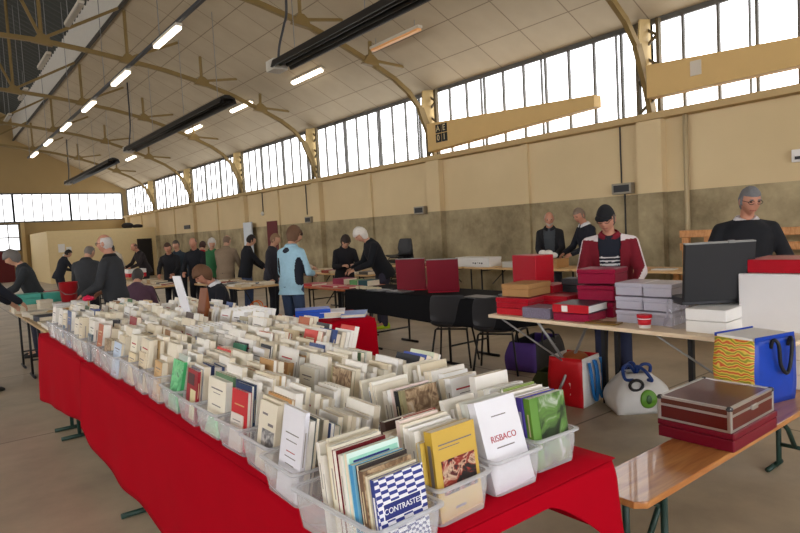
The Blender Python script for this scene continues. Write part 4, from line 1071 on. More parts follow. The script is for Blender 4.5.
# patterned shopper on the bench
def wavy(name):
    m, nt, b = newmat(name); b.inputs['Roughness'].default_value = .5
    tc = N(nt,'ShaderNodeTexCoord'); w_ = N(nt,'ShaderNodeTexWave'); w_.wave_type='BANDS'; w_.bands_direction='Z'
    w_.inputs['Scale'].default_value = 10; w_.inputs['Distortion'].default_value = 5; w_.inputs['Detail'].default_value=1; w_.inputs['Detail Scale'].default_value=1.8
    nt.links.new(tc.outputs['Object'], w_.inputs['Vector'])
    r = N(nt,'ShaderNodeValToRGB'); e = r.color_ramp.elements; e[0].position=.1; e[0].color=lin((150,150,40)); e[1].position=.95; e[1].color=lin((214,90,34))
    q = e.new(.3); q.color=lin((226,196,70)); q = e.new(.62); q.color=lin((232,206,96))
    nt.links.new(w_.outputs['Fac'], r.inputs['Fac']); nt.links.new(r.outputs['Color'], b.inputs['Base Color']); return m
def shopper(name, label, x, y, z, w_, d_, h_, rot, mats, bulge=.02, top=.92, n=10):
    """soft upright bag, open at the top: front/back material 0, sides 1"""
    t = thing(name, label, 'bag', (x,y,z), rot)
    b = MB(); R = []
    for j in range(n+1):
        q = j/n; s_ = 1-(1-top)*q; bl = bulge*math.sin(PI*q)
        hw, hd = w_/2*s_+bl, d_/2*s_+bl*.7
        ring = []
        for (xa,ya),(xb,yb) in (((-1,-1),(1,-1)),((1,-1),(1,1)),((1,1),(-1,1)),((-1,1),(-1,-1))):
            for i in range(8):
                u = i/8; px = xa+(xb-xa)*u; py = ya+(yb-ya)*u
                bb = bl*math.sin(PI*u)
                ring.append((px*hw+(bb*px if abs(px)==1 and ya!=yb else 0)+.004*math.sin(9*q+5*u), py*hd+(bb*py if xa!=xb else 0), h_*q))
        R.append(ring)
    k = len(R[0]); vs = [p for r in R for p in r]; fs = []; mi = []
    for j in range(n):
        for i in range(k):
            fs.append((j*k+i, j*k+(i+1)%k, (j+1)*k+(i+1)%k, (j+1)*k+i)); mi.append(1 if (i//8)%2 else 0)
    fs.append(tuple(range(k-1,-1,-1))); mi.append(0)
    b.add(vs, fs, mi)
    o = b.build('bag_body', mats, t, True); s_ = o.modifiers.new('thick','SOLIDIFY'); s_.thickness=.004; s_.offset=-1
    return t
def handles(t, w_, d_, h_, m, up=.16, r=.008, droop=False):
    for ys in (-1,1):
        b = MB(); z1 = h_+up if not droop else h_-up
        b.tube(smooth([(-w_*.25,ys*d_*.5,h_-.05),(-w_*.22,ys*(d_*.5+(.02 if droop else 0)),h_+(.05 if droop else up*.5)),(-w_*.1,ys*(d_*.5+(.05 if droop else -.02)),z1),(w_*.1,ys*(d_*.5+(.05 if droop else -.02)),z1),(w_*.22,ys*(d_*.5+(.02 if droop else 0)),h_+(.05 if droop else up*.5)),(w_*.25,ys*d_*.5,h_-.05)]), r, 8)
        b.build('handle', m, t, True)
M_blue = mat('royal_blue_film', (22,64,170), .35, var=.12, scale=14)
t = shopper('shopping_bag','yellow and blue shopping bag with wavy pattern on the bench behind the cases',3.64,1.46,.46,.33,.24,.36,math.radians(-14),[M_blue,wavy('yellow_wavy_print')],.008,1.0)
b = MB(); b.box(-.158,.158,-.112,.112,.33,.372); b.build('paper_contents', M_white, t, bevel=.004)
b = MB(); b.tube(smooth([(.10,-.125,.31),(.10,-.14,.355),(.085,-.160,.33),(.07,-.160,.22),(.03,-.165,.17),(-.01,-.160,.22),(-.025,-.160,.33),(-.04,-.14,.355),(-.04,-.125,.31)]),.010,8); b.build('handle', M_black, t, True)
for yy in (-.122,.122):
    b = MB(); b.box(-.16,.16,yy-.002,yy+.002,.36,.378); b.build('checked_rim', M_blue, t)
# bags under the dealer table
M_purple = mat('purple_cloth',(84,58,132),.8,var=.15); 
t = shopper('carry_bag','black carry bag with purple end on the floor behind the chairs',5.08,4.22,0,.70,.34,.29,math.radians(14),[mat('black_nylon',(34,34,38),.6,var=.3,scale=10),M_purple],.03,.85)
handles(t,.62,.30,.28,M_black,.10,.012)
b = MB(); b.box(-.10,.12,-.185,-.175,.08,.22); b.build('grey_pocket', mat('grey_white_print',(150,160,176),.7,var=.3,scale=20), t, bevel=.01)
t = shopper('olive_bag','small olive green bag on the floor by the red bag',4.32,3.45,0,.26,.20,.20,.3,[mat('olive_cloth',(62,72,40),.85,var=.15)]*2,.03,.7)
M_redbag = mat('red_carrier_film',(200,22,34),.35,var=.1)
t = shopper('carrier_bag','red and white carrier bag with blue ribbon handles under the dealer table',4.22,3.10,0,.30,.30,.40,math.radians(8),[M_white,M_redbag],.012,.98)
b = MB(); b.box(-.168,-.160,-.05,.05,.10,.20); b.build('white_label', M_white, t)
b = MB(); b.ell((.02,0,.36),(.12,.11,.07)); b.build('brown_contents', mat('brown_parcel',(150,82,40),.7), t, True)
M_ribbon = mat('sky_blue_ribbon',(36,120,196),.5)
for dx in (-.02,.09):
    b = MB(); b.tube(smooth([(dx-.05,-.17,.36),(dx-.055,-.19,.26),(dx-.04,-.195,.12),(dx,-.20,.05),(dx+.03,-.195,.14),(dx+.04,-.185,.30),(dx+.035,-.17,.37)]),.014,8); b.build('ribbon_handle', M_ribbon, t, True)
t = shopper('apple_bag','white plastic bag with a green apple print and knotted blue handles',4.37,2.63,0,.40,.30,.30,math.radians(HD(-.62,-.79))+PI,[mat('white_plastic_film',(220,220,218),.3,var=.05)]*2,.05,.45)
def fdisc(cx, cz, rx, rz, y): return [(cx+rx*math.cos(q*PI/10), y, cz+rz*math.sin(q*PI/10)) for q in range(20)]
def bag_y(cz):
    q = cz/.30; return -(.15*(1-.55*q)+.05*.7*math.sin(PI*q)+.05*math.sin(PI*q)*.95)
def print_on(nm, cx, cz, rx, rz, m, off):
    b = MB(); G = []
    for j in range(9):
        v = -1+2*j/8; row = []
        for i in range(9):
            u = -1+2*i/8; l = max(abs(u),abs(v),1e-6); rr_ = math.hypot(u,v); u2, v2 = (u/rr_*l, v/rr_*l) if rr_ > 0 else (0,0)
            x, z = cx+rx*u2, cz+rz*v2; q = z/.30; bl = .05*math.sin(PI*q); hw = .20*(1-.55*q)+bl
            uu = (x/hw+1)/2; y = -(.15*(1-.55*q)+bl*.7+bl*math.sin(PI*max(0,min(1,uu))))
            row.append((x, y-off, z))
        G.append(row)
    b.grid(G); o = b.build(nm, m, t, True); s_ = o.modifiers.new('thick','SOLIDIFY'); s_.thickness=.002
print_on('green_apple_print', .02, .125, .066, .072, mat('apple_green',(98,150,50),.4,var=.1), .003)
print_on('apple_core_print', .02, .125, .022, .035, mat('apple_dark',(46,84,34),.4), .006)
print_on('yellow_print', .13, .06, .028, .03, mat('leaf_yellow',(190,180,70),.4), .003)
M_navy = mat('navy_ribbon',(34,62,128),.5)
for k in range(4):
    b = MB(); a = k*1.5; b.tube(smooth([(0,0,.28),(.05*math.cos(a),.05*math.sin(a),.35),(.12*math.cos(a+.3),.12*math.sin(a+.3)-.03,.34),(.14*math.cos(a+.6),.14*math.sin(a+.6)-.05,.27),(.08*math.cos(a+.8),.08*math.sin(a+.8)-.06,.26)]),.013,8); b.build('knotted_handle', M_navy, t, True)
b = MB(); b.tube([(.06+.05*math.cos(q*PI/8)-.12,-.16,.23+.04*math.sin(q*PI/8)) for q in range(17)],.012,8); b.build('black_ring', M_black, t, True)
t = shopper('tote_bag','orange and red tote bag with a white heart under the middle distance table',4.28,9.35,0,.36,.20,.38,math.radians(HD(-.6,-.8))+PI,[mat('orange_red_cloth',(206,70,30),.8,var=.15),mat('orange_cloth',(224,110,36),.8)],.02,.9)
b = MB(); b.box(-.09,.09,-.128,-.120,.03,.30); b.build('red_panel', mat('red_panel_cloth',(176,26,34),.8), t)
b = MB()
hp_ = [(.055*math.sin(q*PI/14)**3*1.0, .0) for q in range(28)]
b.prism([(.045*math.sin(q*PI/14)**3, .19+.0030*(13*math.cos(q*PI/14)-5*math.cos(2*q*PI/14)-2*math.cos(3*q*PI/14)-math.cos(4*q*PI/14))) for q in range(28)], -.133, -.128, 'y'); b.build('white_heart', M_white, t)
handles(t,.36,.18,.37,mat('orange_cloth',(224,110,36),.8),.10,.009)
carton('brown_carton','open brown cardboard carton on the floor beside the orange tote','carton',4.45,8.78,0,.34,.26,.20,M_craft,.2,lid=.03)

for lb, x, y, a in (('pine folding bench under the person in purple',2.52,9.08,.45),('pine folding bench under the seated brown haired man',2.94,7.30,1.55)):
    dup([o for o in bpy.data.objects if o.name == 'bench'][0], (x,y,.03), a, lb)

carton('flat_carton','low white carton under the red bucket','carton',1.38,8.42,.74,.30,.30,.12,M_white,0,lid=.04)
carton('flat_carton','long low tan carton under the teal boxes','carton',1.15,8.96,.74,.60,.32,.10,mat('cream_card',(214,204,182),.7),0,lid=.03)
b = MB()
for q in range(7): b.ell((.06*math.cos(q*.9),.11*math.sin(q*1.7),.05+.02*(q%3)),(.06,.07,.045),10,7)
tag(b.build('crumpled_paper', M_white, None, True, (7.55,5.95,.951)), 'heap of crumpled white paper on the brown carton by the dark suit', 'paper')
# ------------------------------------------------------------------ boxes of books
M_page = mat('page_block', (232,222,200), .85, var=.07, scale=90)
M_pagew = mat('page_block_white', (238,235,226), .85, var=.05, scale=90)
M_ink = mat('printed_ink', (120,114,114), .7, var=.1)
M_spine = mat('printed_spine', (160,152,146), .7, var=.1)
M_inkred = mat('printed_red', (170,50,60), .7, var=.1)
M_tub = clear_mat('milky_clear_plastic', (226,228,232), .13, .22)
def cov(rgb, rough=.45): return mat('cover_%d_%d_%d' % rgb, rgb, rough, var=.05, scale=12)
def tub(label, x, y, z, rot, w=.200, l=.335, h=.105):
    t = thing('storage_box', label, 'storage box', (x,y,z), rot)
    def ring(a, b, zz, r=.02):
        out = []
        for cx, cy, a0 in ((a-r,b-r,0),(-a+r,b-r,PI/2),(-a+r,-b+r,PI),(a-r,-b+r,1.5*PI)):
            for i in range(5):
                q = a0+i*PI/8; out.append((cx+r*math.cos(q), cy+r*math.sin(q), zz))
        return out
    a, b = w/2, l/2; k = .88
    m = MB(); m.loft([ring(a*k,b*k*1.04,0), ring(a*.94,b*.965,h*.6), ring(a-.006,b-.006,h)], caps=False)
    m.add(ring(a*k,b*k*1.04,0), [tuple(range(19,-1,-1))])
    o = m.build('box_wall', M_tub, t, True); s_ = o.modifiers.new('thick','SOLIDIFY'); s_.thickness=.002
    m = MB(); m.loft([ring(a-.007,b-.007,h-.006), ring(a+.004,b+.004,h-.006), ring(a+.004,b+.004,h), ring(a-.007,b-.007,h)], caps=False)
    m.build('rim', clear_mat('milky_rim_plastic',(232,234,238),.32,.2), o, True)
    return t
def book_parts(w, h, t, cover, spine, front, sp_marks, flip, pages):
    """local frame: spine along x=0, front cover at y=0 facing -y, z up"""
    c = MB(); th = .0012
    mats = [cover, spine]; 
    def mi(m):
        if m not in mats: mats.append(m)
        return mats.index(m)
    c.box(0,w,0,th,0,h,0); c.box(0,w,t-th,t,0,h,0); c.box(0,th,th,t-th,0,h,1)
    for (x0,x1,z0,z1,m) in front:
        c.box(x0*w,x1*w,-.0006,0,z0*h,z1*h,mi(m))
    for (y0,y1,z0,z1,m) in sp_marks:
        c.box(-.0006,0,y0*t,y1*t,z0*h,z1*h,mi(m))
    p = MB(); p.box(th,w-.0015,th,t-th,.001,h-.001)
    if flip:
        for q in (c,p): q.v = [Vector((w-v.x, v.y, v.z)) for v in q.v]; q.f = [tuple(reversed(f)) for f in q.f]
    return c, mats, p
QUEUE = []
def book(*a, **k):
    QUEUE.append((a, k)); return len(QUEUE)-1
def make_book(label, M, w, h, t, cover, spine=None, front=(), marks=(), flip=False, pages=None, group=None, name='book', art=None):
    c, mats, p = book_parts(w,h,t,cover,spine or cover,front,marks,flip,pages)
    root = link(name, c.mesh('cover', mats)); root.matrix_world = M
    tag(root, label, 'book', group)
    p.build('page_block', pages or M_page, root)
    if art: art(root, w, h, t)
    return root
rb = random.Random(21)
WHITES = [(232,228,218),(228,220,202),(236,234,230),(222,212,190),(226,222,214),(216,204,178),(234,230,222),(230,224,206)]
TINTS = [(180,140,90),(140,30,34),(60,80,130),(96,130,96),(54,54,58),(200,170,120),(176,96,60),(90,110,150),(150,110,70),(200,60,50),(120,150,140),(70,50,44)]
def cname(c):
    r,g,b = c
    mx, mn = max(c), min(c)
    if mn > 205: return 'white'
    if mn > 170: return 'cream'
    if mx < 75: return 'black'
    if r > 1.7*g and r > 1.7*b: return 'red'
    if b > r*1.2 and b >= g: return 'blue'
    if g > r*1.15 and g > b: return 'green'
    if r > 190 and g > 150: return 'tan'
    return 'brown' if r > b else 'grey green'
def rand_front(rnd, c, cover_rgb):
    ink = M_ink if min(cover_rgb) > 110 else cov((210,196,160))
    f = []
    k = rnd.random()
    f.append((.18,.82,.80,.825,M_inkred if rnd.random()<.3 else ink)); f.append((.30,.70,.73,.742,ink))
    if k < .45: f.append((.14,.86,.18,.62,cov(rnd.choice([(120,110,100),(60,60,66),(176,160,130),(90,110,130),(150,120,90),(70,90,70)]))))
    elif k < .8: f.append((.38,.62,.10,.13,ink)); f.append((.25,.75,.50,.52,ink))
    return f
def fill(M0, depth, spec, width, boxname, rnd, tmin, tmax, tilt, count=None, group=None, hadd=0):
    """stack books back from the front of a tub; spec: hero books given first. M0 maps box frame (x across, y back from the front wall, z up)"""
    y = .004; i = 0; used = {}
    n = 0
    while True:
        if i < len(spec): s = dict(spec[i])
        else: s = {}
        white = rnd.random() < .85
        rgb = s.get('rgb') or (rnd.choice(WHITES) if white else rnd.choice(TINTS))
        t = s.get('t') or rnd.uniform(tmin,tmax)
        w = s.get('w') or rnd.uniform(.118, min(.180,width)); h = s.get('h') or rnd.uniform(.195,.252)+hadd
        tl = math.radians(s.get('tilt', tilt+rnd.uniform(-1,1)*0))
        if y + t/math.cos(tl) > depth: break
        x = s.get('x', rnd.uniform(-.4,.4)*(width-w)) - w/2
        M = M0 @ Matrix.Translation((x, y, .003)) @ Matrix.Rotation(-tl,4,'X')
        marks = s.get('marks')
        if marks is None: marks = [(.40,.60,.40+.1*rnd.random(),.78,M_spine if min(rgb)>110 else cov((210,196,160)))] if rnd.random() < .8 else []
        front = s.get('front'); 
        if front is None: front = rand_front(rnd, None, rgb) if (i < 2 or rnd.random() < .3) else []
        if 'label' in s: lb = s['label']
        else:
            lb = '%s %s, %s from the front of the %s' % (cname(rgb), 'hardback' if t > .034 else 'paperback' if t > .014 else 'booklet', ORD[min(i,29)], boxname)
        book(lb, M, w, h, t, cov(rgb), cov(s['spine']) if 'spine' in s else None, front, marks, s.get('flip', rnd.random() < .35), M_pagew if rnd.random()<.5 else M_page, group, art=s.get('art'))
        y += t/math.cos(tl) + rnd.uniform(.0008,.003); i += 1; n += 1
        if count and n >= count: break
    return n
# --- printed pictures used on covers
def checker_mat():
    m, nt, b = newmat('blue_white_op_art'); b.inputs['Roughness'].default_value = .35
    tc = N(nt,'ShaderNodeTexCoord'); sp = N(nt,'ShaderNodeSeparateXYZ'); nt.links.new(tc.outputs['Generated'], sp.inputs[0])
    def M_(op, a, b_=None):
        n = N(nt,'ShaderNodeMath', operation=op)
        for i, v in enumerate((a,b_)):
            if v is None: continue
            if isinstance(v,(int,float)): n.inputs[i].default_value = v
            else: nt.links.new(v, n.inputs[i])
        return n.outputs[0]
    X, Y = sp.outputs['X'], sp.outputs['Z']
    # rows whose tiles widen and shift: warped chequerboard
    u = M_('ADD', M_('MULTIPLY', M_('POWER', X, .8), 6.0), M_('MULTIPLY', Y, 1.2)); v = M_('MULTIPLY', M_('POWER', M_('SUBTRACT', 1.02, Y), 1.0), 24.0)
    ck = M_('MODULO', M_('ADD', M_('FLOOR', u), M_('FLOOR', v)), 2.0)
    # lower right: rings crossed by rays
    dx = M_('SUBTRACT', X, .72); dy = M_('MULTIPLY', M_('SUBTRACT', Y, .04), 1.35)
    rr_ = M_('SQRT', M_('ADD', M_('MULTIPLY', dx, dx), M_('MULTIPLY', dy, dy)))
    an = M_('ARCTAN2', dy, dx)
    ck2 = M_('MODULO', M_('ADD', M_('FLOOR', M_('MULTIPLY', rr_, 22.0)), M_('FLOOR', M_('MULTIPLY', M_('ADD', an, 7.0), 4.5))), 2.0)
    inr = M_('LESS_THAN', rr_, .40)
    sel = N(nt,'ShaderNodeMix', data_type='FLOAT'); nt.links.new(inr, sel.inputs[0]); nt.links.new(ck, sel.inputs[2]); nt.links.new(ck2, sel.inputs[3])
    mx = N(nt,'ShaderNodeMix', data_type='RGBA'); nt.links.new(sel.outputs[0], mx.inputs['Factor']); mx.inputs['A'].default_value = lin((34,48,128)); mx.inputs['B'].default_value = lin((226,226,232))
    nt.links.new(mx.outputs['Result'], b.inputs['Base Color']); return m
def splash_mat(name, cols, scale=14, det=4, rough=.35, dist=1.5):
    m, nt, b = newmat(name); b.inputs['Roughness'].default_value = rough
    tc = N(nt,'ShaderNodeTexCoord'); n = N(nt,'ShaderNodeTexNoise'); n.inputs['Scale'].default_value=scale; n.inputs['Detail'].default_value=det; n.inputs['Distortion'].default_value=dist
    nt.links.new(tc.outputs['Object'], n.inputs['Vector'])
    r = N(nt,'ShaderNodeValToRGB'); e = r.color_ramp.elements; k = len(cols)
    e[0].position=.28; e[0].color=lin(cols[0]); e[1].position=.72; e[1].color=lin(cols[-1])
    for i in range(1,k-1): q = e.new(.28+.44*i/(k-1)); q.color = lin(cols[i])
    nt.links.new(n.outputs['Fac'], r.inputs['Fac']); nt.links.new(r.outputs['Color'], b.inputs['Base Color']); return m
M_check = checker_mat()
M_feast = splash_mat('dark_banquet_picture', [(20,18,22),(26,24,28),(34,28,30),(150,46,36),(200,176,150),(90,22,26),(24,24,28)], 22)
M_garden = splash_mat('garden_photograph', [(24,34,22),(40,62,34),(78,110,56),(92,132,60),(150,166,140),(196,204,196)], 13)
M_marine = splash_mat('green_watercolour', [(206,226,214),(170,216,196),(140,200,180),(196,224,210)], 10)
M_photo = splash_mat('brown_photograph', [(70,50,36),(120,92,64),(186,160,126),(216,204,184)], 22)
M_greyphoto = splash_mat('grey_photograph', [(40,40,44),(90,90,94),(160,158,156),(210,208,206)], 26)
M_leafy = splash_mat('green_print', [(30,130,80),(70,180,110),(130,210,150),(40,60,50)], 16)
M_mint = splash_mat('mint_print', [(120,200,140),(150,216,164),(190,230,196)], 12)
def decal(nm, m, x0, x1, z0, z1, y=-.0009):
    def art(r, w, h, t):
        b = MB(); b.box(x0*w,x1*w,y-.0003,y,z0*h,z1*h); b.build(nm, m, r)
    return art
def arts(*fs):
    def a(r, w, h, t):
        for f in fs: f(r,w,h,t)
    return a
def words(txt, size, m, xf, zf):
    def a(r, w, h, t): lettering(txt, size, m, r, (xf*w,-.0014,zf*h), (PI/2,0,0))
    return a
M_navyink = mat('navy_ink',(30,40,110),.5); M_wht = mat('white_ink',(232,232,234),.5)
ZT = .748
total = 0
def end_box(label, bn, xc, yf, spec, rot=0, w=.200, l=.335, n=None, tilt=7, tmin=.010, tmax=.026):
    """box at the near end, covers facing the camera end (-y)"""
    global total
    Mb = Matrix.Translation((xc,yf,ZT)) @ Matrix.Rotation(rot,4,'Z')
    c = Mb @ Vector((0,l/2,0)); tub(label, c.x, c.y, c.z, rot, w, l)
    total += fill(Mb @ Matrix.Translation((0,.018,0)), l-.045, spec, w-.032, bn, rb, tmin, tmax, tilt, n)
ink = M_ink
end_box('clear box at the near left corner, front book blue and white chequered', 'near left corner box', .845, 1.085, [
    dict(rgb=(40,60,140), t=.014, w=.150, h=.200, x=.004, flip=False, front=[], label='blue and white chequered paperback at the front of the near left corner box', marks=[(.3,.7,.3,.8,M_wht)],
         art=arts(decal('op_art_print', M_check, .0,1,0,1), decal('title_panel', M_wht,.10,.90,.50,.70,-.0012), decal('title_panel_inner', M_navyink,.125,.875,.512,.688,-.0014), lambda r,w,h,t: lettering('CONTRASTES', .0185, M_wht, r, (.5*w,-.0019,.60*h), (PI/2,0,0)))),
    dict(rgb=(206,196,170), t=.010, w=.150, h=.205, x=.0), dict(rgb=(112,86,66), t=.016, w=.15, h=.215, x=-.004, front=[], art=decal('cover_photo', M_photo,0,1,.0,1)),
    dict(rgb=(44,36,34), t=.012, w=.15, h=.222, x=0), dict(rgb=(120,180,210), t=.016, w=.155, h=.222, x=-.005, label='white and sky blue paperback fifth from the front of the near left corner box', spine=(70,150,200)),
    dict(rgb=(206,230,222), t=.016, w=.160, h=.245, x=-.003, front=[], label='large pale green watercolour paperback rising in the near left corner box', art=arts(decal('watercolour_print', M_marine,.03,.97,.05,.95), decal('title_line', M_navyink,.1,.8,.90,.92,-.0013), decal('sketch_stroke', M_photo,.2,.7,.74,.78,-.0013))),
    dict(rgb=(232,230,226), t=.014, w=.16, h=.235), dict(rgb=(226,220,206), t=.012, w=.155, h=.232), dict(rgb=(120,16,30), t=.018, w=.155, h=.240, spine=(120,16,30), marks=[(.3,.7,.15,.85,cov((206,176,120)))]),
    dict(rgb=(232,226,206), t=.020, w=.155, h=.245), dict(rgb=(228,218,190), t=.022, w=.155, h=.242)], rot=math.radians(2), n=14, w=.215, l=.37)
end_box('clear box holding the yellow book with the banquet picture', 'yellow banquet book box', 1.08, 1.145, [
    dict(rgb=(200,166,74), t=.030, w=.158, h=.238, x=.004, flip=False, spine=(196,160,56), front=[(.12,.9,.83,.845,ink),(.12,.6,.79,.80,ink),(.35,.6,.10,.13,ink)], label='yellow paperback with a dark banquet picture, front of its clear box', marks=[(.3,.7,.2,.85,ink)], tilt=6, art=decal('banquet_picture', M_feast,.14,.92,.28,.66)),
    dict(rgb=(216,184,84), t=.016, w=.155, h=.205, x=-.010, spine=(206,172,70)), dict(rgb=(234,230,220), t=.022, w=.155, h=.232, x=-.01), dict(rgb=(236,234,230), t=.024, w=.158, h=.236, x=-.008), dict(rgb=(230,222,202), t=.018, h=.24),
    dict(rgb=(226,206,196), t=.016, h=.245), dict(rgb=(150,70,60), t=.012, h=.245)], rot=math.radians(1), n=11)
end_box('clear box holding the leaning white RISBACO book', 'white RISBACO book box', 1.312, 1.16, [
    dict(rgb=(226,226,232), t=.030, w=.165, h=.262, x=0, flip=False, tilt=17, front=[], marks=[], label='large white paperback titled RISBACO in red, leaning back in its clear box',
         art=arts(lambda r,w,h,t: lettering('RISBACO', .026, M_inkred, r, (.5*w,-.0006,.56*h), (PI/2,0,0)), decal('author_line', ink,.32,.68,.80,.812,-.0004), decal('date_line', ink,.28,.72,.455,.468,-.0004))),
    dict(rgb=(206,206,196), t=.014, w=.165, h=.255, tilt=17), dict(rgb=(214,218,208), t=.014, w=.165, h=.25, tilt=17), dict(rgb=(222,222,214), t=.02, w=.165, h=.25, tilt=17)], rot=math.radians(-2), n=8, tilt=17)
end_box('clear box at the near right corner holding the green garden book', 'near right corner box', 1.522, 1.185, [
    dict(rgb=(96,140,60), t=.026, w=.160, h=.222, x=.004, flip=False, spine=(104,150,50), front=[], label='green paperback with a garden photograph, front of the near right corner box', art=decal('garden_photo', M_garden,.22,1,.0,1)),
    dict(rgb=(84,66,160), t=.024, w=.155, h=.222, x=-.004, spine=(78,62,158), label='purple paperback behind the green garden book', marks=[(.3,.7,.2,.8,cov((200,200,220)))]),
    dict(rgb=(236,234,230), t=.030, w=.16, h=.222), dict(rgb=(234,230,222), t=.03, w=.16, h=.225), dict(rgb=(120,140,70), t=.014, h=.23), dict(rgb=(236,234,232), t=.04, w=.16, h=.215), dict(rgb=(232,232,230), t=.03, w=.16, h=.22)], rot=math.radians(-3), n=9, tmin=.02, tmax=.034)
end_box('clear box behind the RISBACO book box', 'box behind the RISBACO box', 1.30, 1.53, [dict(rgb=(150,142,104),t=.016,h=.235,w=.16,front=[],art=decal('olive_photo',M_photo,.1,1,0,1)),dict(rgb=(40,40,42),t=.02,h=.232,w=.16),dict(rgb=(226,206,200),t=.012,h=.235),dict(rgb=(234,232,228),t=.02,h=.23)], rot=.03, n=12, tilt=10)
end_box('clear box behind the near right corner box', 'box behind the near right box', 1.54, 1.55, [dict(rgb=(236,236,234),t=.03,h=.225),dict(rgb=(232,226,214),t=.03,h=.22),dict(rgb=(236,236,234),t=.03,h=.228)], rot=-.02, n=10, tilt=10, tmin=.02, tmax=.034)
# --- the long rows; boxes lie across the table with covers facing the aisle (-x)
def row_box(label, bn, xf, yc, spec, n, tmin, tmax, tilt, rot=0, l=.335, hadd=0, hb=.105):
    global total
    Mb = Matrix.Translation((xf,yc,ZT)) @ Matrix.Rotation(-PI/2+rot,4,'Z')
    c = Mb @ Vector((0,l/2,0)); tub(label, c.x, c.y, c.z, -PI/2+rot, .232, l, hb)
    if n: total += fill(Mb @ Matrix.Translation((0,.018,0)), l-.045, spec, .19, bn, rb, tmin, tmax, tilt, n, None, hadd)
LEFT = {0:[dict(rgb=(226,226,234), t=.014, w=.140, h=.262, front=[(.2,.8,.70,.712,ink),(.25,.75,.62,.63,ink),(.3,.7,.50,.51,M_inkred),(.25,.75,.44,.45,ink),(.3,.7,.36,.37,ink),(.35,.65,.28,.29,ink)], label='tall plain white booklet with faint printing, front of the first left box'), dict(rgb=(232,228,220),t=.016,h=.235), dict(rgb=(96,104,104),t=.012,h=.24,w=.14)],
        1:[dict(rgb=(222,214,194), t=.020, w=.13, h=.225, front=[(.2,.5,.80,.83,ink),(.55,.85,.66,.70,ink)], label='cream paperback with a small dark portrait photograph, front of the second left box', art=decal('portrait_photo', M_greyphoto,.25,.95,.30,.60)), dict(rgb=(222,212,188),t=.022,h=.23), dict(rgb=(190,140,80),t=.012,h=.235)],
        2:[dict(rgb=(214,206,196), t=.008, w=.10, h=.13, label='small pale leaflet at the front of the third left box', tilt=10), dict(rgb=(190,36,44), t=.014, w=.13, h=.215, front=[(.2,.8,.74,.76,cov((206,176,120))),(.3,.7,.56,.6,cov((206,176,120))),(.4,.6,.36,.40,cov((206,176,120)))], label='red paperback with gold lettering in the third left box'), dict(rgb=(30,52,92),t=.01,h=.235), dict(rgb=(38,56,86),t=.008,h=.238)],
        3:[dict(rgb=(150,216,164), t=.012, w=.15, h=.225, tilt=22, front=[], label='mint green patterned booklet leaning in the fourth left box', art=decal('mint_pattern', M_mint,0,1,0,1))],
        4:[dict(rgb=(150,26,40), t=.012, w=.14, h=.22, front=[(.12,.62,.05,.62,cov((214,206,160))),(.3,.9,.70,.92,cov((70,40,44)))], label='dark red paperback with a pale yellow panel in the fifth left box'), dict(rgb=(120,120,132),t=.012,h=.225), dict(rgb=(232,230,226),t=.03), dict(rgb=(34,44,80),t=.012,h=.235)],
        5:[dict(rgb=(70,180,110), t=.014, w=.15, h=.225, tilt=12, front=[], label='bright green printed paperback in the sixth left box', art=decal('green_pattern', M_leafy,0,1,0,1)), dict(rgb=(180,190,180),t=.014,tilt=12)],
        6:[dict(rgb=(206,170,120),t=.03,w=.13,h=.19), dict(rgb=(230,226,216),t=.03,h=.21)], 7:[dict(rgb=(216,200,170), t=.012, w=.13, h=.2, label='cream booklet with an oval dark portrait, front of the eighth left box', art=decal('oval_portrait', M_greyphoto,.3,.8,.25,.6))],
        8:[dict(rgb=(224,206,170),t=.014,h=.17)], 10:[dict(rgb=(150,120,84),t=.03,h=.19,front=[],art=decal('engraving', M_photo,0,1,0,1)), dict(rgb=(130,104,74),t=.03,h=.185)], 9:[dict(rgb=(190,206,226),t=.018,h=.2)],
        12:[dict(rgb=(90,110,120),t=.01,h=.18,front=[],art=decal('grey_view', M_greyphoto,.1,.9,.3,.9))]}
NL = 19; PIT = .247; Y0L = 1.625
for k in range(NL):
    yc = Y0L+k*PIT
    near = k < 9
    row_box('clear box of books, %s from the near end of the left row' % ORD[k], '%s left box' % ORD[k], (.765 if k == 0 else .80 if k == 1 else .825)+rb.uniform(-.008,.012), yc, LEFT.get(k,[]), 14, *((.012,.028) if k < 4 else (.018,.036) if k < 8 else (.030,.05)), 8+rb.uniform(-2,3), rb.uniform(-.05,.05), hadd=min(.035,.004*k), hb=.105 if k < 6 else .135)
MID = {0:[dict(rgb=(150,142,104),t=.016,h=.235,w=.16,front=[],art=decal('olive_photo',M_photo,.1,1,0,1))],2:[dict(rgb=(176,126,76),t=.03,h=.20,spine=(190,150,100))],3:[dict(rgb=(236,236,238),t=.03,h=.23),dict(rgb=(34,36,44),t=.01,h=.24)],4:[dict(rgb=(70,150,120),t=.012,h=.22),dict(rgb=(60,60,64),t=.012,h=.225)],6:[dict(rgb=(120,140,196),t=.01,h=.20)],7:[dict(rgb=(235,234,232),t=.03,h=.24,w=.165)]*9, 8:[dict(rgb=(140,44,40),t=.02,h=.2),dict(rgb=(206,190,160),t=.03)]}
Y0M = 2.06
for k in range(17):
    row_box('clear box of books, %s from the near end of the middle row' % ORD[k], '%s middle box' % ORD[k], 1.215+rb.uniform(-.010,.010), Y0M+k*PIT, MID.get(k,[]), 14, *((.012,.030) if k < 5 else (.024,.042)), 9+rb.uniform(-3,5), rb.uniform(-.05,.05), hadd=min(.03,.003*k))
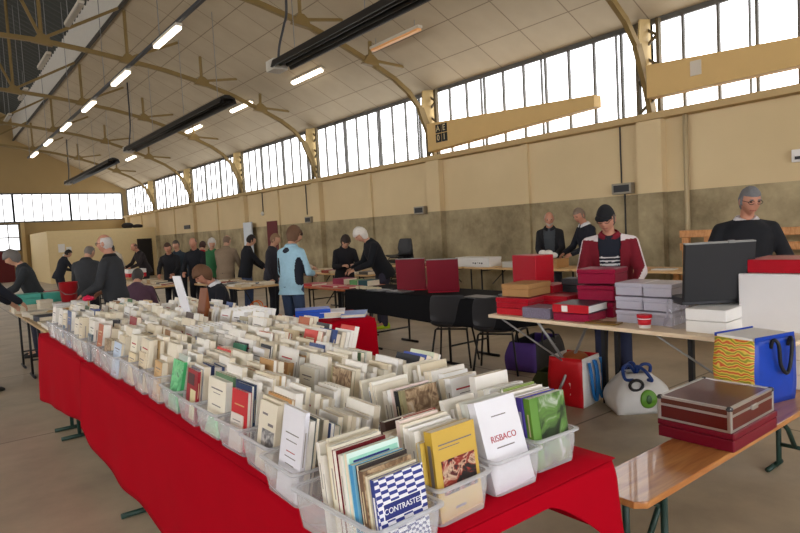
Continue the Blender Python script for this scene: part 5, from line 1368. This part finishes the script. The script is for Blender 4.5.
RT = {0:[dict(rgb=(40,44,52),t=.03,h=.235,w=.165,tilt=24,front=[(.1,.7,.78,.82,cov((190,190,180))),(.1,.35,.5,.7,cov((206,206,196)))],label='dark encyclopedic volume leaning back, front of the first right box'),dict(rgb=(70,90,170),t=.034,h=.235,w=.16,tilt=24,label='blue backed volume leaning behind the dark one in the first right box'),dict(rgb=(214,222,196),t=.03,h=.24,w=.165,tilt=24)],
      1:[dict(rgb=(206,110,50),t=.014,h=.21),dict(rgb=(222,206,170),t=.03)],2:[dict(rgb=(200,190,160),t=.03)],4:[dict(rgb=(150,150,150),t=.012,h=.21,front=[],art=decal('grey_view',M_greyphoto,0,1,0,1)),dict(rgb=(160,150,120),t=.03,h=.235)],4+1:[dict(rgb=(234,233,231),t=.03,h=.25,w=.17)]*9, 6:[dict(rgb=(234,232,228),t=.028,h=.245,w=.17)]*9,7:[dict(rgb=(222,206,176),t=.016,h=.235,front=[],art=decal('sketch_print',M_photo,.1,.9,.5,.9))]}
row_box('short clear box of leaning volumes at the inner edge of the table', 'short box of leaning volumes', 1.555, 2.10, RT.pop(0), 4, .02, .03, 24, 0, .20)
for k in range(13):
    row_box('clear box of books, %s from the near end of the right row' % ORD[k], '%s right box' % ORD[k], (1.58 if k<2 else 1.64 if k<5 else 1.70)+rb.uniform(-.01,.01), 2.98+k*PIT, RT.get(k,[]), 14, .018,.036, 12+rb.uniform(-3,6), rb.uniform(-.05,.05))
eye = Vector((0,0,1.52))
QUEUE.sort(key=lambda q: (q[0][1].translation-eye).length)
heap = MB(); hm_ = []
def hmi(m):
    if m not in hm_: hm_.append(m)
    return hm_.index(m)
for n_, (a, k_) in enumerate(QUEUE):
    if n_ < 300 or k_.get('art'): make_book(*a, **k_); continue
    label, M, w, h, t, cover, spine, front, marks, flip, pages = a[:11]
    c, mats, p = book_parts(w,h,t,cover,spine or cover,front,marks,flip,pages)
    heap.M = M; heap.add(c.v, c.f, [hmi(mats[i]) for i in c.mi]); heap.add(p.v, p.f, hmi(pages))
o = heap.build('books', hm_)
tag(o, 'many small pale books packed in the far clear boxes of the long table', 'books', None, 'stuff')
total = len(QUEUE)
print('BOOKS', total)
# tall white card on a brown stand, and a red bow, among the boxes
t = thing('display_card','tall narrow white card leaning on a brown triangular stand among the books','card',(1.63,4.72,.748),math.radians(20))
b = MB(); b.M = Matrix.Rotation(math.radians(-14),4,'Y'); b.box(-.004,.004,-.045,.045,.0,.53); b.build('card', mat('glossy_white_card',(232,232,238),.15), t)
b = MB(); b.prism([(.02,0),(.17,0),(.14,.18),(.122,.40)], -.045,.045,'y'); b.build('stand', mat('brown_leather',(128,72,36),.5,var=.15), t, bevel=.006)
t = thing('ribbon_bow','small raspberry red ribbon bow between the far left boxes','bow',(1.175,6.15,.748))
b = MB()
for a in range(5):
    q = a*2*PI/5; b.ell((.025*math.cos(q),.025*math.sin(q),.300),(.026,.026,.022))
b.ell((0,0,.310),(.022,.022,.022)); b.build('loops', mat('raspberry_ribbon',(206,24,70),.3), t, True)
b = MB(); b.cyl((0,0,0),(0,0,.295),.006); b.build('stick', M_wood, t)
# ------------------------------------------------------------------ light, camera, colour
W = bpy.data.worlds.new('World'); SC.world = W; W.use_nodes = True
W.node_tree.nodes['Background'].inputs[0].default_value = (.75,.83,1,1); W.node_tree.nodes['Background'].inputs[1].default_value = 1.0
cam = bpy.data.cameras.new('Camera'); co = bpy.data.objects.new('Camera', cam); COL.objects.link(co)
cam.sensor_width = 36; cam.lens = 610*36/800; cam.clip_end = 200; cam.clip_start = .05
RR = [[0.7840015, 0.080355, -0.6155361], [-0.6183338, 0.0135261, -0.7857992], [-0.0548171, 0.9966745, 0.0602906]]
co.matrix_world = Matrix([[RR[0][0],RR[0][1],RR[0][2],0],[RR[1][0],RR[1][1],RR[1][2],0],[RR[2][0],RR[2][1],RR[2][2],1.52],[0,0,0,1]])
SC.camera = co
SC.view_settings.view_transform = 'Standard'; SC.view_settings.look = 'None'; SC.view_settings.gamma = 1; SC.view_settings.use_curve_mapping = False
SC.view_settings.exposure = -0.44
SC.cycles.use_denoising = True
SC.cycles.max_bounces = 8; SC.cycles.diffuse_bounces = 4; SC.cycles.transparent_max_bounces = 16; SC.cycles.caustics_reflective = False; SC.cycles.caustics_refractive = False
SC.cycles.sample_clamp_indirect = 6
